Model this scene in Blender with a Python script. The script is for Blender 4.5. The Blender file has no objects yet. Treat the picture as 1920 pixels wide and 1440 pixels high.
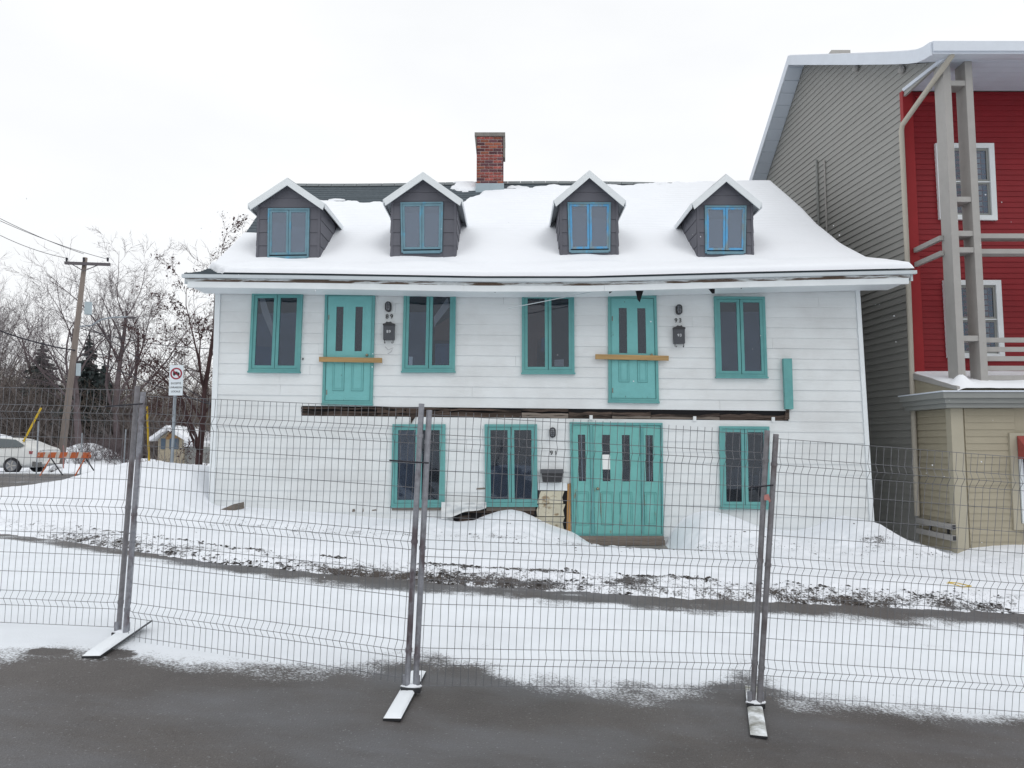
import bpy, math, random
import numpy as np
from mathutils import Vector, Matrix
random.seed(7); RNG = np.random.default_rng(7)
scene = bpy.context.scene
COL = scene.collection

# ------------------------------------------------------------------ camera
F = 1386.0; CAMZ = 1.6; PITCH = math.radians(4.54)
cp, sp = math.cos(PITCH), math.sin(PITCH)
cam_d = bpy.data.cameras.new('camera'); cam = bpy.data.objects.new('camera', cam_d); COL.objects.link(cam)
cam_d.sensor_width = 36; cam_d.lens = F/1920*36; cam_d.clip_end = 2000; cam_d.clip_start = .05
cam.location = (0, 0, CAMZ); cam.rotation_euler = (math.pi/2+PITCH, 0, 0)
scene.camera = cam
# ------------------------------------------------------------------ world: bright overcast
w = bpy.data.worlds.new('World'); scene.world = w; w.use_nodes = True
nt = w.node_tree; nt.nodes.clear()
out = nt.nodes.new('ShaderNodeOutputWorld'); bg = nt.nodes.new('ShaderNodeBackground')
sky = nt.nodes.new('ShaderNodeTexSky'); sky.sky_type = 'NISHITA'; sky.sun_disc = False
sky.sun_elevation = math.radians(38); sky.sun_rotation = math.radians(215)
sc_ = nt.nodes.new('ShaderNodeVectorMath'); sc_.operation = 'SCALE'; sc_.inputs['Scale'].default_value = .08
nt.links.new(sky.outputs[0], sc_.inputs[0])
tc = nt.nodes.new('ShaderNodeTexCoord'); mp = nt.nodes.new('ShaderNodeMapping'); mp.inputs['Scale'].default_value = (1, 1, 2.6)
no = nt.nodes.new('ShaderNodeTexNoise'); no.inputs['Scale'].default_value = 1.6; no.inputs['Detail'].default_value = 5
rp = nt.nodes.new('ShaderNodeValToRGB')
rp.color_ramp.elements[0].position = .32; rp.color_ramp.elements[0].color = (.965, .98, 1.0, 1)
rp.color_ramp.elements[1].position = .62; rp.color_ramp.elements[1].color = (1.08, 1.09, 1.10, 1)
mx = nt.nodes.new('ShaderNodeMix'); mx.data_type = 'RGBA'; mx.inputs[0].default_value = .93
nt.links.new(tc.outputs['Generated'], mp.inputs[0]); nt.links.new(mp.outputs[0], no.inputs['Vector'])
nt.links.new(no.outputs['Fac'], rp.inputs[0])
nt.links.new(sc_.outputs[0], mx.inputs[6]); nt.links.new(rp.outputs[0], mx.inputs[7])
nt.links.new(mx.outputs[2], bg.inputs[0]); bg.inputs[1].default_value = 1.0
nt.links.new(bg.outputs[0], out.inputs[0])
# ------------------------------------------------------------------ weak diffuse sun
sd = bpy.data.lights.new('sun', 'SUN'); sd.energy = .5; sd.angle = math.radians(35); sd.color = (1, .98, .95)
so = bpy.data.objects.new('sun', sd); COL.objects.link(so); so.rotation_euler = (math.radians(42), 0, math.radians(38))
vs = scene.view_settings; vs.view_transform = 'Standard'; vs.look = 'None'; vs.exposure = 0; vs.gamma = 1; vs.use_curve_mapping = False

# ------------------------------------------------------------------ projection helpers
def ray(px, py):
    u = (px-960)/F; v = (720-py)/F
    y = cp-v*sp; z = sp+v*cp
    return u/y, z/y
def P(px, py, Y):
    a, b = ray(px, py); return Vector((a*Y, Y, CAMZ+b*Y))
def proj(X, Y, Z):
    z = Z-CAMZ
    fwd = Y*cp+z*sp; up = -Y*sp+z*cp
    return 960+F*X/fwd, 720-F*up/fwd
def sstep(a, b, x):
    t = np.clip((x-a)/(b-a), 0, 1); return t*t*(3-2*t)
def gz(X, Y):
    X = np.asarray(X, float); Y = np.asarray(Y, float)
    Xc = np.where(X < -6, -6-5.5*(1-np.exp(-(-X-6)/5.5)), np.where(X > 9, 9+4*(1-np.exp(-(X-9)/4)), X))
    t = sstep(5.2, 10, Y)
    return -(.082+(.045-.082)*t)*Xc + (-.05)*(1-t)
def G(px, py):
    a, b = ray(px, py); Y = 6.
    for _ in range(60):
        Y = (float(gz(a*Y, Y))-CAMZ)/b*.6+Y*.4
    return Vector((a*Y, Y, CAMZ+b*Y))
_perm = RNG.random((512, 512))
def vnoise(x, y):
    xi = np.floor(x).astype(int); yi = np.floor(y).astype(int); fx = x-xi; fy = y-yi
    fx = fx*fx*(3-2*fx); fy = fy*fy*(3-2*fy)
    g = lambda i, j: _perm[i % 512, j % 512]
    return (g(xi, yi)*(1-fx)+g(xi+1, yi)*fx)*(1-fy)+(g(xi, yi+1)*(1-fx)+g(xi+1, yi+1)*fx)*fy
def fbm(x, y, o=4):
    s = 0; a = .5; t = 0
    for k in range(o):
        s = s+a*vnoise(x*2**k+17*k, y*2**k+31*k); t += a; a *= .5
    return s/t-.5

# ------------------------------------------------------------------ materials
def mat(name, col, rough=.7, var=.12, vscale=6, col2=None, mask=None, bump=0, bscale=40, spec=.3, metal=0, objrand=0, stretch=(1, 1, 1)):
    """mask=(scale, threshold, softness, stretch): second colour col2 in patches"""
    m = bpy.data.materials.new(name); m.use_nodes = True; n = m.node_tree; L = n.links
    b = n.nodes['Principled BSDF']
    b.inputs['Roughness'].default_value = rough; b.inputs['Metallic'].default_value = metal
    b.inputs['Specular IOR Level'].default_value = spec
    t = n.nodes.new('ShaderNodeTexCoord')
    mpn = n.nodes.new('ShaderNodeMapping'); mpn.inputs['Scale'].default_value = stretch; L.new(t.outputs['Object'], mpn.inputs[0])
    ns = n.nodes.new('ShaderNodeTexNoise'); ns.inputs['Scale'].default_value = vscale; ns.inputs['Detail'].default_value = 6; ns.inputs['Roughness'].default_value = .65
    L.new(mpn.outputs[0], ns.inputs['Vector'])
    mr = n.nodes.new('ShaderNodeMapRange'); mr.inputs[1].default_value = .25; mr.inputs[2].default_value = .75
    mr.inputs[3].default_value = 1-var; mr.inputs[4].default_value = 1+var; L.new(ns.outputs['Fac'], mr.inputs[0])
    sv = n.nodes.new('ShaderNodeVectorMath'); sv.operation = 'SCALE'; L.new(mr.outputs[0], sv.inputs['Scale'])
    cur = None
    rgb = n.nodes.new('ShaderNodeRGB'); rgb.outputs[0].default_value = (*col, 1); cur = rgb.outputs[0]
    if col2 is not None and mask:
        m2 = n.nodes.new('ShaderNodeMapping'); m2.inputs['Scale'].default_value = mask[3]; L.new(t.outputs['Object'], m2.inputs[0])
        n2 = n.nodes.new('ShaderNodeTexNoise'); n2.inputs['Scale'].default_value = mask[0]; n2.inputs['Detail'].default_value = 8; n2.inputs['Roughness'].default_value = .6
        L.new(m2.outputs[0], n2.inputs['Vector'])
        r2 = n.nodes.new('ShaderNodeMapRange'); r2.inputs[1].default_value = mask[1]-mask[2]; r2.inputs[2].default_value = mask[1]+mask[2]
        L.new(n2.outputs['Fac'], r2.inputs[0])
        mi = n.nodes.new('ShaderNodeMix'); mi.data_type = 'RGBA'; L.new(r2.outputs[0], mi.inputs[0])
        L.new(cur, mi.inputs[6]); mi.inputs[7].default_value = (*col2, 1); cur = mi.outputs[2]
    L.new(cur, sv.inputs[0]); cur = sv.outputs[0]
    if objrand:
        oi = n.nodes.new('ShaderNodeObjectInfo'); r3 = n.nodes.new('ShaderNodeMapRange')
        r3.inputs[3].default_value = 1-objrand; r3.inputs[4].default_value = 1+objrand; L.new(oi.outputs['Random'], r3.inputs[0])
        s3 = n.nodes.new('ShaderNodeVectorMath'); s3.operation = 'SCALE'; L.new(cur, s3.inputs[0]); L.new(r3.outputs[0], s3.inputs['Scale']); cur = s3.outputs[0]
    L.new(cur, b.inputs['Base Color'])
    if bump:
        nb = n.nodes.new('ShaderNodeTexNoise'); nb.inputs['Scale'].default_value = bscale; nb.inputs['Detail'].default_value = 5
        L.new(mpn.outputs[0], nb.inputs['Vector'])
        bp = n.nodes.new('ShaderNodeBump'); bp.inputs['Strength'].default_value = bump; bp.inputs['Distance'].default_value = .02
        L.new(nb.outputs['Fac'], bp.inputs['Height']); L.new(bp.outputs[0], b.inputs['Normal'])
    return m
def attr_mix_mat(name, attr, ca, cb, na=30, nb=3, amp=.5, rough=(.6, .8), bump=.4, bscale=60, specks=False, lo=.42, hi=.58, lum=None):
    """ca where attr=0, cb where attr=1, border broken up by noise"""
    m = bpy.data.materials.new(name); m.use_nodes = True; n = m.node_tree; L = n.links; b = n.nodes['Principled BSDF']
    b.inputs['Specular IOR Level'].default_value = .3
    t = n.nodes.new('ShaderNodeTexCoord')
    def noise(s, d=5, st=(1, 1, 1), r=.6):
        q = n.nodes.new('ShaderNodeMapping'); q.inputs['Scale'].default_value = st; L.new(t.outputs['Object'], q.inputs[0])
        x = n.nodes.new('ShaderNodeTexNoise'); x.inputs['Scale'].default_value = s; x.inputs['Detail'].default_value = d; x.inputs['Roughness'].default_value = r
        L.new(q.outputs[0], x.inputs['Vector']); return x.outputs['Fac']
    def math_(op, a, c, d=None):
        x = n.nodes.new('ShaderNodeMath'); x.operation = op
        for i, q in enumerate((a, c, d)):
            if q is None: continue
            if isinstance(q, (int, float)): x.inputs[i].default_value = q
            else: L.new(q, x.inputs[i])
        return x.outputs[0]
    at = n.nodes.new('ShaderNodeAttribute'); at.attribute_name = attr
    fine = math_('SUBTRACT', noise(na, 6, (1, 1, 1), .75), .5); big = math_('SUBTRACT', noise(nb, 5), .5)
    f = math_('ADD', at.outputs['Fac'], math_('ADD', math_('MULTIPLY', fine, amp*1.6), math_('MULTIPLY', big, amp)))
    r = n.nodes.new('ShaderNodeMapRange'); r.inputs[1].default_value = lo; r.inputs[2].default_value = hi; L.new(f, r.inputs[0]); fac = r.outputs[0]
    def tint(c, s, amt, d=6):
        r_ = n.nodes.new('ShaderNodeMapRange'); r_.inputs[1].default_value = .3; r_.inputs[2].default_value = .7; r_.inputs[3].default_value = 1-amt; r_.inputs[4].default_value = 1+amt
        L.new(noise(s, d), r_.inputs[0]); v = n.nodes.new('ShaderNodeVectorMath'); v.operation = 'SCALE'; v.inputs[0].default_value = c; L.new(r_.outputs[0], v.inputs['Scale']); return v.outputs[0]
    A = tint(ca, 1.1, .22); 
    A2 = n.nodes.new('ShaderNodeMix'); A2.data_type = 'RGBA'; L.new(A, A2.inputs[6]); A2.inputs[7].default_value = (ca[0]*.45, ca[1]*.45, ca[2]*.48, 1)
    A5 = n.nodes.new('ShaderNodeMix'); A5.data_type = 'RGBA'; L.new(A2.outputs[2], A5.inputs[6]); A5.inputs[7].default_value = (ca[0]*1.35, ca[1]*1.5, ca[2]*1.68, 1)
    r5 = n.nodes.new('ShaderNodeMapRange'); r5.inputs[1].default_value = .44; r5.inputs[2].default_value = .64; L.new(noise(.9, 6, (.45, 1, 1)), r5.inputs[0]); L.new(r5.outputs[0], A5.inputs[0])
    rr = n.nodes.new('ShaderNodeMapRange'); rr.inputs[1].default_value = .5; rr.inputs[2].default_value = .75; L.new(noise(140, 3), rr.inputs[0]); L.new(rr.outputs[0], A2.inputs[0]); A = A5.outputs[2]
    if specks:
        sp_ = n.nodes.new('ShaderNodeMapRange'); sp_.inputs[1].default_value = .66; sp_.inputs[2].default_value = .72; L.new(noise(70, 2, (1, 1, 1), .5), sp_.inputs[0])
        A3 = n.nodes.new('ShaderNodeMix'); A3.data_type = 'RGBA'; L.new(A, A3.inputs[6]); A3.inputs[7].default_value = (.4, .41, .43, 1)
        L.new(math_('MULTIPLY', sp_.outputs[0], .4), A3.inputs[0]); A = A3.outputs[2]
    B = tint(cb, 1.3, .055)
    M = n.nodes.new('ShaderNodeMix'); M.data_type = 'RGBA'; L.new(fac, M.inputs[0]); L.new(A, M.inputs[6]); L.new(B, M.inputs[7]); L.new(M.outputs[2], b.inputs['Base Color'])
    R = n.nodes.new('ShaderNodeMapRange'); R.inputs[3].default_value = rough[0]; R.inputs[4].default_value = rough[1]; L.new(fac, R.inputs[0]); L.new(R.outputs[0], b.inputs['Roughness'])
    bp = n.nodes.new('ShaderNodeBump'); bp.inputs['Strength'].default_value = bump; bp.inputs['Distance'].default_value = .015
    L.new(math_('ADD', noise(bscale, 4), math_('MULTIPLY', fac, .6)), bp.inputs['Height']); L.new(bp.outputs[0], b.inputs['Normal'])
    return m
SNOWC = (.83, .86, .91)
M = {}
M['snow'] = mat('snow', SNOWC, .85, .03, 1.2, bump=.25, bscale=14)
M['snowroof'] = mat('roof_snow', (.86, .885, .925), .85, .025, 1.0, bump=.1, bscale=5)
M['road'] = attr_mix_mat('asphalt_with_snow', 'snow', (.100, .092, .088), (.81, .85, .90), na=55, nb=3.2, amp=.85, rough=(.55, .85), bump=.5, bscale=75, specks=True, lo=.38, hi=.66)
M['bank'] = attr_mix_mat('snow_with_dirt', 'snow', (.068, .058, .052), (.83, .86, .91), na=42, nb=8, amp=1.0, rough=(.9, .85), bump=.7, bscale=22)
M['siding'] = mat('white_siding_paint', (.69, .72, .73), .55, .05, 2.2, col2=(.62, .64, .645), mask=(1.3, .56, .13, (1, 1, 1)), bump=.12, bscale=25, stretch=(.4, 1, 2), objrand=.025)
M['sidingold'] = mat('grimy_cream_boards', (.50, .47, .37), .7, .15, 5, col2=(.25, .19, .12), mask=(6, .6, .05, (1, 1, 2)), bump=.3, bscale=20, objrand=.1)
M['white'] = mat('white_trim_paint', (.72, .76, .78), .5, .05, 3, bump=.05)
M['peel'] = mat('peeling_fascia', (.62, .65, .66), .7, .15, 12, col2=(.12, .085, .065), mask=(2.2, .49, .03, (.55, 1, 6)), bump=.5, bscale=30)
M['gutter'] = mat('grey_white_edge', (.52, .57, .60), .5, .06, 4)
M['teal'] = mat('teal_paint', (.102, .295, .30), .5, .09, 5, col2=(.13, .345, .335), mask=(1.1, .5, .15, (1, 1, 1)), bump=.12, bscale=30)
M['tealdoor'] = mat('teal_door_paint', (.16, .42, .42), .5, .08, 4, col2=(.07, .10, .09), mask=(9, .69, .02, (1, 1, .4)), bump=.12, bscale=30)
M['tealworn'] = mat('worn_teal_door_paint', (.15, .41, .385), .55, .09, 4, col2=(.24, .20, .14), mask=(5, .685, .02, (1.4, 1, .35)), bump=.15, bscale=30)
M['seam'] = mat('door_seam', (.03, .10, .10), .8, .1)
M['blue'] = mat('weathered_blue_paint', (.10, .34, .60), .6, .12, 9, col2=(.20, .27, .30), mask=(7, .54, .06, (1, 1, .35)), bump=.4, bscale=40)
M['bluegrey'] = mat('faded_blue_grey_paint', (.15, .27, .33), .65, .15, 9, col2=(.11, .33, .48), mask=(5, .60, .05, (1, 1, .5)), bump=.4, bscale=40)
M['dormer'] = mat('dormer_grey_panel', (.122, .124, .145), .75, .07, 5, objrand=.07, bump=.2, bscale=50)
M['shingle'] = mat('slate_grey_shingle', (.085, .105, .12), .85, .2, 12, bump=.5, bscale=60, objrand=.1)
M['ridgecap'] = mat('ridge_shingle', (.18, .2, .21), .85, .15, 8)
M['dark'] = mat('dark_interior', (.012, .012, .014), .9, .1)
M['rot'] = mat('rotten_wood', (.075, .055, .045), .9, .4, 14, col2=(.02, .016, .014), mask=(5, .55, .06, (.4, 1, 4)), bump=1, bscale=30, stretch=(.15, 1, 2), objrand=.35)
M['oldwood'] = mat('weathered_wood', (.20, .17, .145), .85, .3, 14, bump=.8, bscale=30, stretch=(.12, 1, 3), objrand=.2)
M['plank'] = mat('new_plank', (.40, .26, .115), .7, .25, 12, bump=.3, bscale=30, stretch=(.12, 1, 3), objrand=.12)
M['orangewood'] = mat('orange_wood', (.40, .22, .08), .8, .3, 12, bump=.4, stretch=(3, 1, .2))
M['black'] = mat('black_metal', (.022, .023, .027), .45, .1, spec=.5)
M['mailbox'] = mat('charcoal_mailbox', (.05, .055, .065), .45, .15, spec=.5)
M['ink'] = mat('black_numerals', (.02, .02, .02), .5, .05)
M['inkw'] = mat('white_numerals', (.6, .62, .64), .5, .05)
M['lampglass'] = mat('frosted_lamp_glass', (.16, .17, .19), .2, .1, spec=.8)
M['knob'] = mat('tarnished_brass', (.28, .25, .18), .35, .1, metal=.7)
M['paper'] = mat('white_paper', (.75, .76, .75), .8, .04)
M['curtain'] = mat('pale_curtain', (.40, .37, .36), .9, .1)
M['panereflect'] = mat('painted_pane_reflection', (.105, .12, .155), .9, .35, 1.6)  # paler reflections in the panes, painted as grey-blue sheets behind the glass
M['browncurtain'] = mat('brown_curtain', (.12, .06, .045), .9, .25, 6, stretch=(8, 1, .4))
M['bluecurtain'] = mat('blue_curtain', (.05, .09, .16), .9, .2, 6, stretch=(8, 1, .4))
M['mortar'] = mat('mortar', (.50, .40, .38), .95, .15, 20)
M['brickA'] = mat('red_brick', (.25, .065, .055), .9, .25, 14, col2=(.42, .30, .28), mask=(6, .66, .05, (1, 1, 1)), objrand=.4, bump=.4)
M['brickB'] = mat('dark_brick', (.115, .05, .06), .9, .25, 14, objrand=.35, bump=.4)
M['brickC'] = mat('orange_brick', (.29, .10, .065), .9, .25, 14, objrand=.25, bump=.4)
M['concrete'] = mat('concrete', (.21, .20, .185), .9, .2, 8, bump=.3)
M['flashing'] = mat('zinc_flashing', (.33, .40, .44), .5, .08, 5, metal=.2)
M['red'] = mat('red_siding_paint', (.225, .012, .018), .6, .1, 3, objrand=.05, bump=.1)
M['redtrim'] = mat('red_corner_paint', (.30, .018, .022), .55, .08, 3)
M['taupe'] = mat('taupe_siding', (.305, .305, .29), .65, .05, 2, objrand=.03)
M['tan'] = mat('tan_siding', (.36, .325, .245), .65, .06, 2, objrand=.03)
M['tantrim'] = mat('tan_trim', (.40, .37, .29), .6, .05, 3)
M['greytrim'] = mat('grey_cornice', (.26, .27, .26), .6, .05, 3)
M['postgrey'] = mat('greige_post_paint', (.37, .36, .345), .65, .07, 4, col2=(.18, .165, .15), mask=(14, .72, .03, (1, 1, .6)), bump=.15)
M['soffit'] = mat('white_blue_soffit', (.60, .66, .74), .5, .04, 3)
M['roofedge'] = mat('pale_roof_edge', (.66, .71, .78), .5, .05, 3)
M['downspout'] = mat('beige_downspout', (.46, .43, .37), .5, .05, 3)
M['awning'] = mat('faded_red_awning', (.30, .07, .06), .85, .15, 6)
M['galv'] = mat('galvanised_steel', (.30, .31, .345), .45, .28, 22, col2=(.15, .125, .14), mask=(9, .55, .07, (1, 1, .5)), metal=.45, spec=.5, bump=.1)
M['galvd'] = mat('rusty_purple_steel', (.23, .228, .245), .5, .28, 22, col2=(.15, .13, .135), mask=(9, .60, .08, (1, 1, .5)), metal=.4, spec=.5, bump=.1)
M['wire'] = mat('fence_wire', (.17, .175, .19), .5, .15, 20, metal=.35, spec=.5)
M['tape'] = mat('pink_tape', (.5, .22, .2), .6, .2)
M['clod'] = mat('frozen_dirt', (.045, .04, .037), .95, .4, 30, col2=(.5, .52, .55), mask=(11, .60, .06, (1, 1, 1)), objrand=.1)
M['bark'] = mat('grey_bark', (.13, .105, .11), .95, .25, 4, bump=.4)
M['twig'] = mat('grey_purple_twigs', (.135, .112, .12), .95, .2, 2)
M['barkred'] = mat('reddish_bark', (.085, .05, .05), .95, .25, 4)
M['seed'] = mat('brown_seed_clusters', (.085, .05, .05), .95, .35, 5)
M['thicket'] = mat('thicket_twigs', (.15, .12, .10), .95, .35, .35, col2=(.22, .20, .20), mask=(.22, .55, .1, (1, 1, 1)))
M['willow'] = mat('pale_willow_twigs', (.26, .235, .24), .95, .2, .4)
M['spruce'] = mat('spruce_needles', (.06, .078, .078), .95, .35, 2, col2=(.4, .43, .46), mask=(3, .70, .05, (1, 1, 1)))
M['polewood'] = mat('utility_pole_wood', (.23, .195, .175), .9, .2, 6, bump=.3, stretch=(3, 3, .4))
M['polegrey'] = mat('crossarm_wood', (.13, .12, .13), .9, .2, 6)
M['transf'] = mat('transformer_paint', (.42, .50, .54), .5, .05)
M['cable'] = mat('black_cable', (.045, .045, .055), .8, .1)
M['yellow'] = mat('yellow_guard', (.62, .42, .03), .6, .15)
M['signface'] = mat('white_sign_face', (.72, .78, .82), .5, .03)
M['signred'] = mat('red_sign_ring', (.30, .02, .05), .5, .05)
M['signpost'] = mat('galvanised_sign_post', (.33, .37, .41), .5, .15, 8, metal=.3)
M['carpaint'] = mat('white_car_paint', (.66, .67, .66), .3, .03, spec=.5)
M['carglass'] = mat('car_glass', (.06, .08, .09), .08, .05, spec=.8)
M['tyre'] = mat('tyre_rubber', (.03, .03, .034), .85, .1)
M['rim'] = mat('wheel_rim', (.22, .23, .25), .4, .1, metal=.5)
M['tail'] = mat('tail_light', (.28, .02, .03), .25, .1, spec=.6)
M['bumper'] = mat('grey_bumper', (.12, .12, .12), .6, .1)
M['orange'] = mat('barricade_orange', (.50, .13, .05), .7, .25, 6, col2=(.6, .58, .56), mask=(4, .60, .05, (1, 1, 1)))
M['barwhite'] = mat('barricade_white', (.6, .55, .5), .6, .1)
M['shedwall'] = mat('cream_shed_wall', (.42, .37, .28), .8, .15, 3)
M['shedwood'] = mat('shed_gable_wood', (.36, .22, .10), .8, .15, 3)
M['shedblue'] = mat('shed_window', (.10, .14, .19), .3, .1)
def glass(name, tint, ior=1.75, dens=.55):
    m = bpy.data.materials.new(name); m.use_nodes = True; n = m.node_tree; L = n.links; n.nodes.clear()
    o = n.nodes.new('ShaderNodeOutputMaterial'); tr = n.nodes.new('ShaderNodeBsdfTransparent'); tr.inputs[0].default_value = (*tint, 1)
    gl = n.nodes.new('ShaderNodeBsdfGlossy'); gl.inputs['Roughness'].default_value = .03; gl.inputs[0].default_value = (.88, .93, 1, 1)
    fr = n.nodes.new('ShaderNodeFresnel'); fr.inputs[0].default_value = ior
    t = n.nodes.new('ShaderNodeTexCoord'); ns = n.nodes.new('ShaderNodeTexNoise'); ns.inputs['Scale'].default_value = 1.5; L.new(t.outputs['Object'], ns.inputs['Vector'])
    bp = n.nodes.new('ShaderNodeBump'); bp.inputs['Strength'].default_value = .25; bp.inputs['Distance'].default_value = .05
    L.new(ns.outputs['Fac'], bp.inputs['Height']); L.new(bp.outputs[0], gl.inputs['Normal'])
    df = n.nodes.new('ShaderNodeBsdfDiffuse'); df.inputs[0].default_value = (.42, .50, .62, 1)
    m0 = n.nodes.new('ShaderNodeMixShader'); m0.inputs[0].default_value = dens; L.new(tr.outputs[0], m0.inputs[1]); L.new(df.outputs[0], m0.inputs[2])
    mi = n.nodes.new('ShaderNodeMixShader'); L.new(fr.outputs[0], mi.inputs[0]); L.new(m0.outputs[0], mi.inputs[1]); L.new(gl.outputs[0], mi.inputs[2])
    L.new(mi.outputs[0], o.inputs[0]); return m
M['glass'] = glass('window_glass', (.75, .8, .85), 1.5, .010)
M['paleglass'] = glass('pale_dormer_glass', (.7, .78, .85), 1.6, .24)  # denser pale diffuse share puts reflections and curtains into the glass colour

# ------------------------------------------------------------------ mesh helpers
class MB:
    def __init__(s): s.v = []; s.f = []
    def add(s, vs, fs):
        o = len(s.v); s.v += [tuple(p) for p in vs]; s.f += [tuple(i+o for i in f) for f in fs]; return s
    def box(s, a, b):
        x0, y0, z0 = a; x1, y1, z1 = b
        return s.hexa([(x0, y0, z0), (x1, y0, z0), (x1, y1, z0), (x0, y1, z0), (x0, y0, z1), (x1, y0, z1), (x1, y1, z1), (x0, y1, z1)])
    def hexa(s, p):
        return s.add(p, [(0, 3, 2, 1), (4, 5, 6, 7), (0, 1, 5, 4), (1, 2, 6, 5), (2, 3, 7, 6), (3, 0, 4, 7)])
    def prism(s, poly, off):
        """poly: 3D points; extruded by vector off"""
        n = len(poly); off = Vector(off); a = [Vector(p) for p in poly]
        return s.add(a+[p+off for p in a], [tuple(range(n))[::-1], tuple(range(n, 2*n))]+[(i, (i+1) % n, n+(i+1) % n, n+i) for i in range(n)])
    def tube(s, p0, p1, r0, r1=None, n=8, cap=True):
        r1 = r0 if r1 is None else r1; p0 = Vector(p0); p1 = Vector(p1); d = (p1-p0)
        if d.length < 1e-6: return s
        d.normalize(); a = d.orthogonal().normalized(); b = d.cross(a); vs = []
        for p, r in ((p0, r0), (p1, r1)):
            for k in range(n):
                t = 2*math.pi*k/n; vs.append(p+a*r*math.cos(t)+b*r*math.sin(t))
        fs = [(k, (k+1) % n, n+(k+1) % n, n+k) for k in range(n)]
        if cap: fs += [tuple(range(n))[::-1], tuple(range(n, 2*n))]
        return s.add(vs, fs)
    def path(s, pts, r, n=6):
        pts = [Vector(p) for p in pts]; rings = []
        for i, p in enumerate(pts):
            d = (pts[min(i+1, len(pts)-1)]-pts[max(i-1, 0)]).normalized()
            up = Vector((0, 0, 1)) if abs(d.z) < .9 else Vector((0, 1, 0))
            a = d.cross(up).normalized(); b = a.cross(d)
            rings.append([p+a*r*math.cos(2*math.pi*k/n)+b*r*math.sin(2*math.pi*k/n) for k in range(n)])
        vs = [q for r_ in rings for q in r_]; m = len(pts)
        fs = [(i*n+k, i*n+(k+1) % n, (i+1)*n+(k+1) % n, (i+1)*n+k) for i in range(m-1) for k in range(n)]
        fs += [tuple(range(n)), tuple(range((m-1)*n, m*n))[::-1]]
        return s.add(vs, fs)
    def ell(s, c, r, seg=10, rings=6, zmin=-1):
        c = Vector(c); vs = []; fs = []
        for i in range(rings+1):
            ph = -math.pi/2+math.pi*i/rings
            for k in range(seg):
                t = 2*math.pi*k/seg; vs.append(c+Vector((r[0]*math.cos(ph)*math.cos(t), r[1]*math.cos(ph)*math.sin(t), r[2]*max(zmin, math.sin(ph)))))
        for i in range(rings):
            for k in range(seg): fs.append((i*seg+k, i*seg+(k+1) % seg, (i+1)*seg+(k+1) % seg, (i+1)*seg+k))
        return s.add(vs, fs)
WO = {}
def setup(o, parent, wo=(0, 0, 0)):
    wo = Vector(wo); WO[o.name] = wo; COL.objects.link(o)
    if parent: o.parent = parent; o.location = wo-WO[parent.name]
    else: o.location = wo
def mesh_obj(name, me, material, parent=None, wo=(0, 0, 0), smooth=False):
    if material is not None and len(me.materials) == 0: me.materials.append(material)
    if smooth:
        for p in me.polygons: p.use_smooth = True
    o = bpy.data.objects.new(name, me); setup(o, parent, wo); return o
def mk(name, mb, material, parent=None, wo=(0, 0, 0), smooth=False):
    me = bpy.data.meshes.new(name); me.from_pydata([Vector(p)-Vector(wo) for p in mb.v], [], mb.f); me.update()
    return mesh_obj(name, me, material, parent, wo, smooth)
def tag(o, label=None, cat=None, group=None, kind=None):
    if label: o['label'] = label
    if cat: o['category'] = cat
    if group: o['group'] = group
    if kind: o['kind'] = kind
    return o
def thing(name, label, cat, loc, group=None):
    o = bpy.data.objects.new(name, None); o.empty_display_size = .2; setup(o, None, loc); return tag(o, label, cat, group)
def text_mesh(txt, size, font_extrude=.004):
    cu = bpy.data.curves.new('t', 'FONT'); cu.body = txt; cu.size = size; cu.extrude = font_extrude; cu.align_x = 'CENTER'; cu.align_y = 'CENTER'; cu.offset = size*.012
    ob = bpy.data.objects.new('t', cu); COL.objects.link(ob); dg = bpy.context.evaluated_depsgraph_get()
    me = bpy.data.meshes.new_from_object(ob.evaluated_get(dg)); bpy.data.objects.remove(ob); bpy.data.curves.remove(cu)
    me.transform(Matrix.Rotation(math.pi/2, 4, 'X')); me.materials.clear(); return me
def grid_mesh(name, X, Y, Z, keep=None, attrs={}):
    ny, nx = X.shape; v = np.stack([X, Y, Z], -1).reshape(-1, 3)
    i = np.arange(ny-1)[:, None]*nx+np.arange(nx-1)[None, :]
    q = np.stack([i, i+1, i+nx+1, i+nx], -1)
    if keep is not None: q = q[keep]
    q = q.reshape(-1, 4); me = bpy.data.meshes.new(name)
    me.vertices.add(len(v)); me.vertices.foreach_set('co', v.ravel().astype(np.float32))
    me.loops.add(q.size); me.loops.foreach_set('vertex_index', q.ravel().astype(np.int32))
    me.polygons.add(len(q)); me.polygons.foreach_set('loop_start', np.arange(0, q.size, 4, dtype=np.int32)); me.polygons.foreach_set('loop_total', np.full(len(q), 4, np.int32))
    me.update(); me.validate()
    for k, a in attrs.items():
        at = me.attributes.new(k, 'FLOAT', 'POINT'); at.data.foreach_set('value', a.ravel().astype(np.float32))
    me.polygons.foreach_set('use_smooth', np.ones(len(me.polygons), bool)); return me
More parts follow.
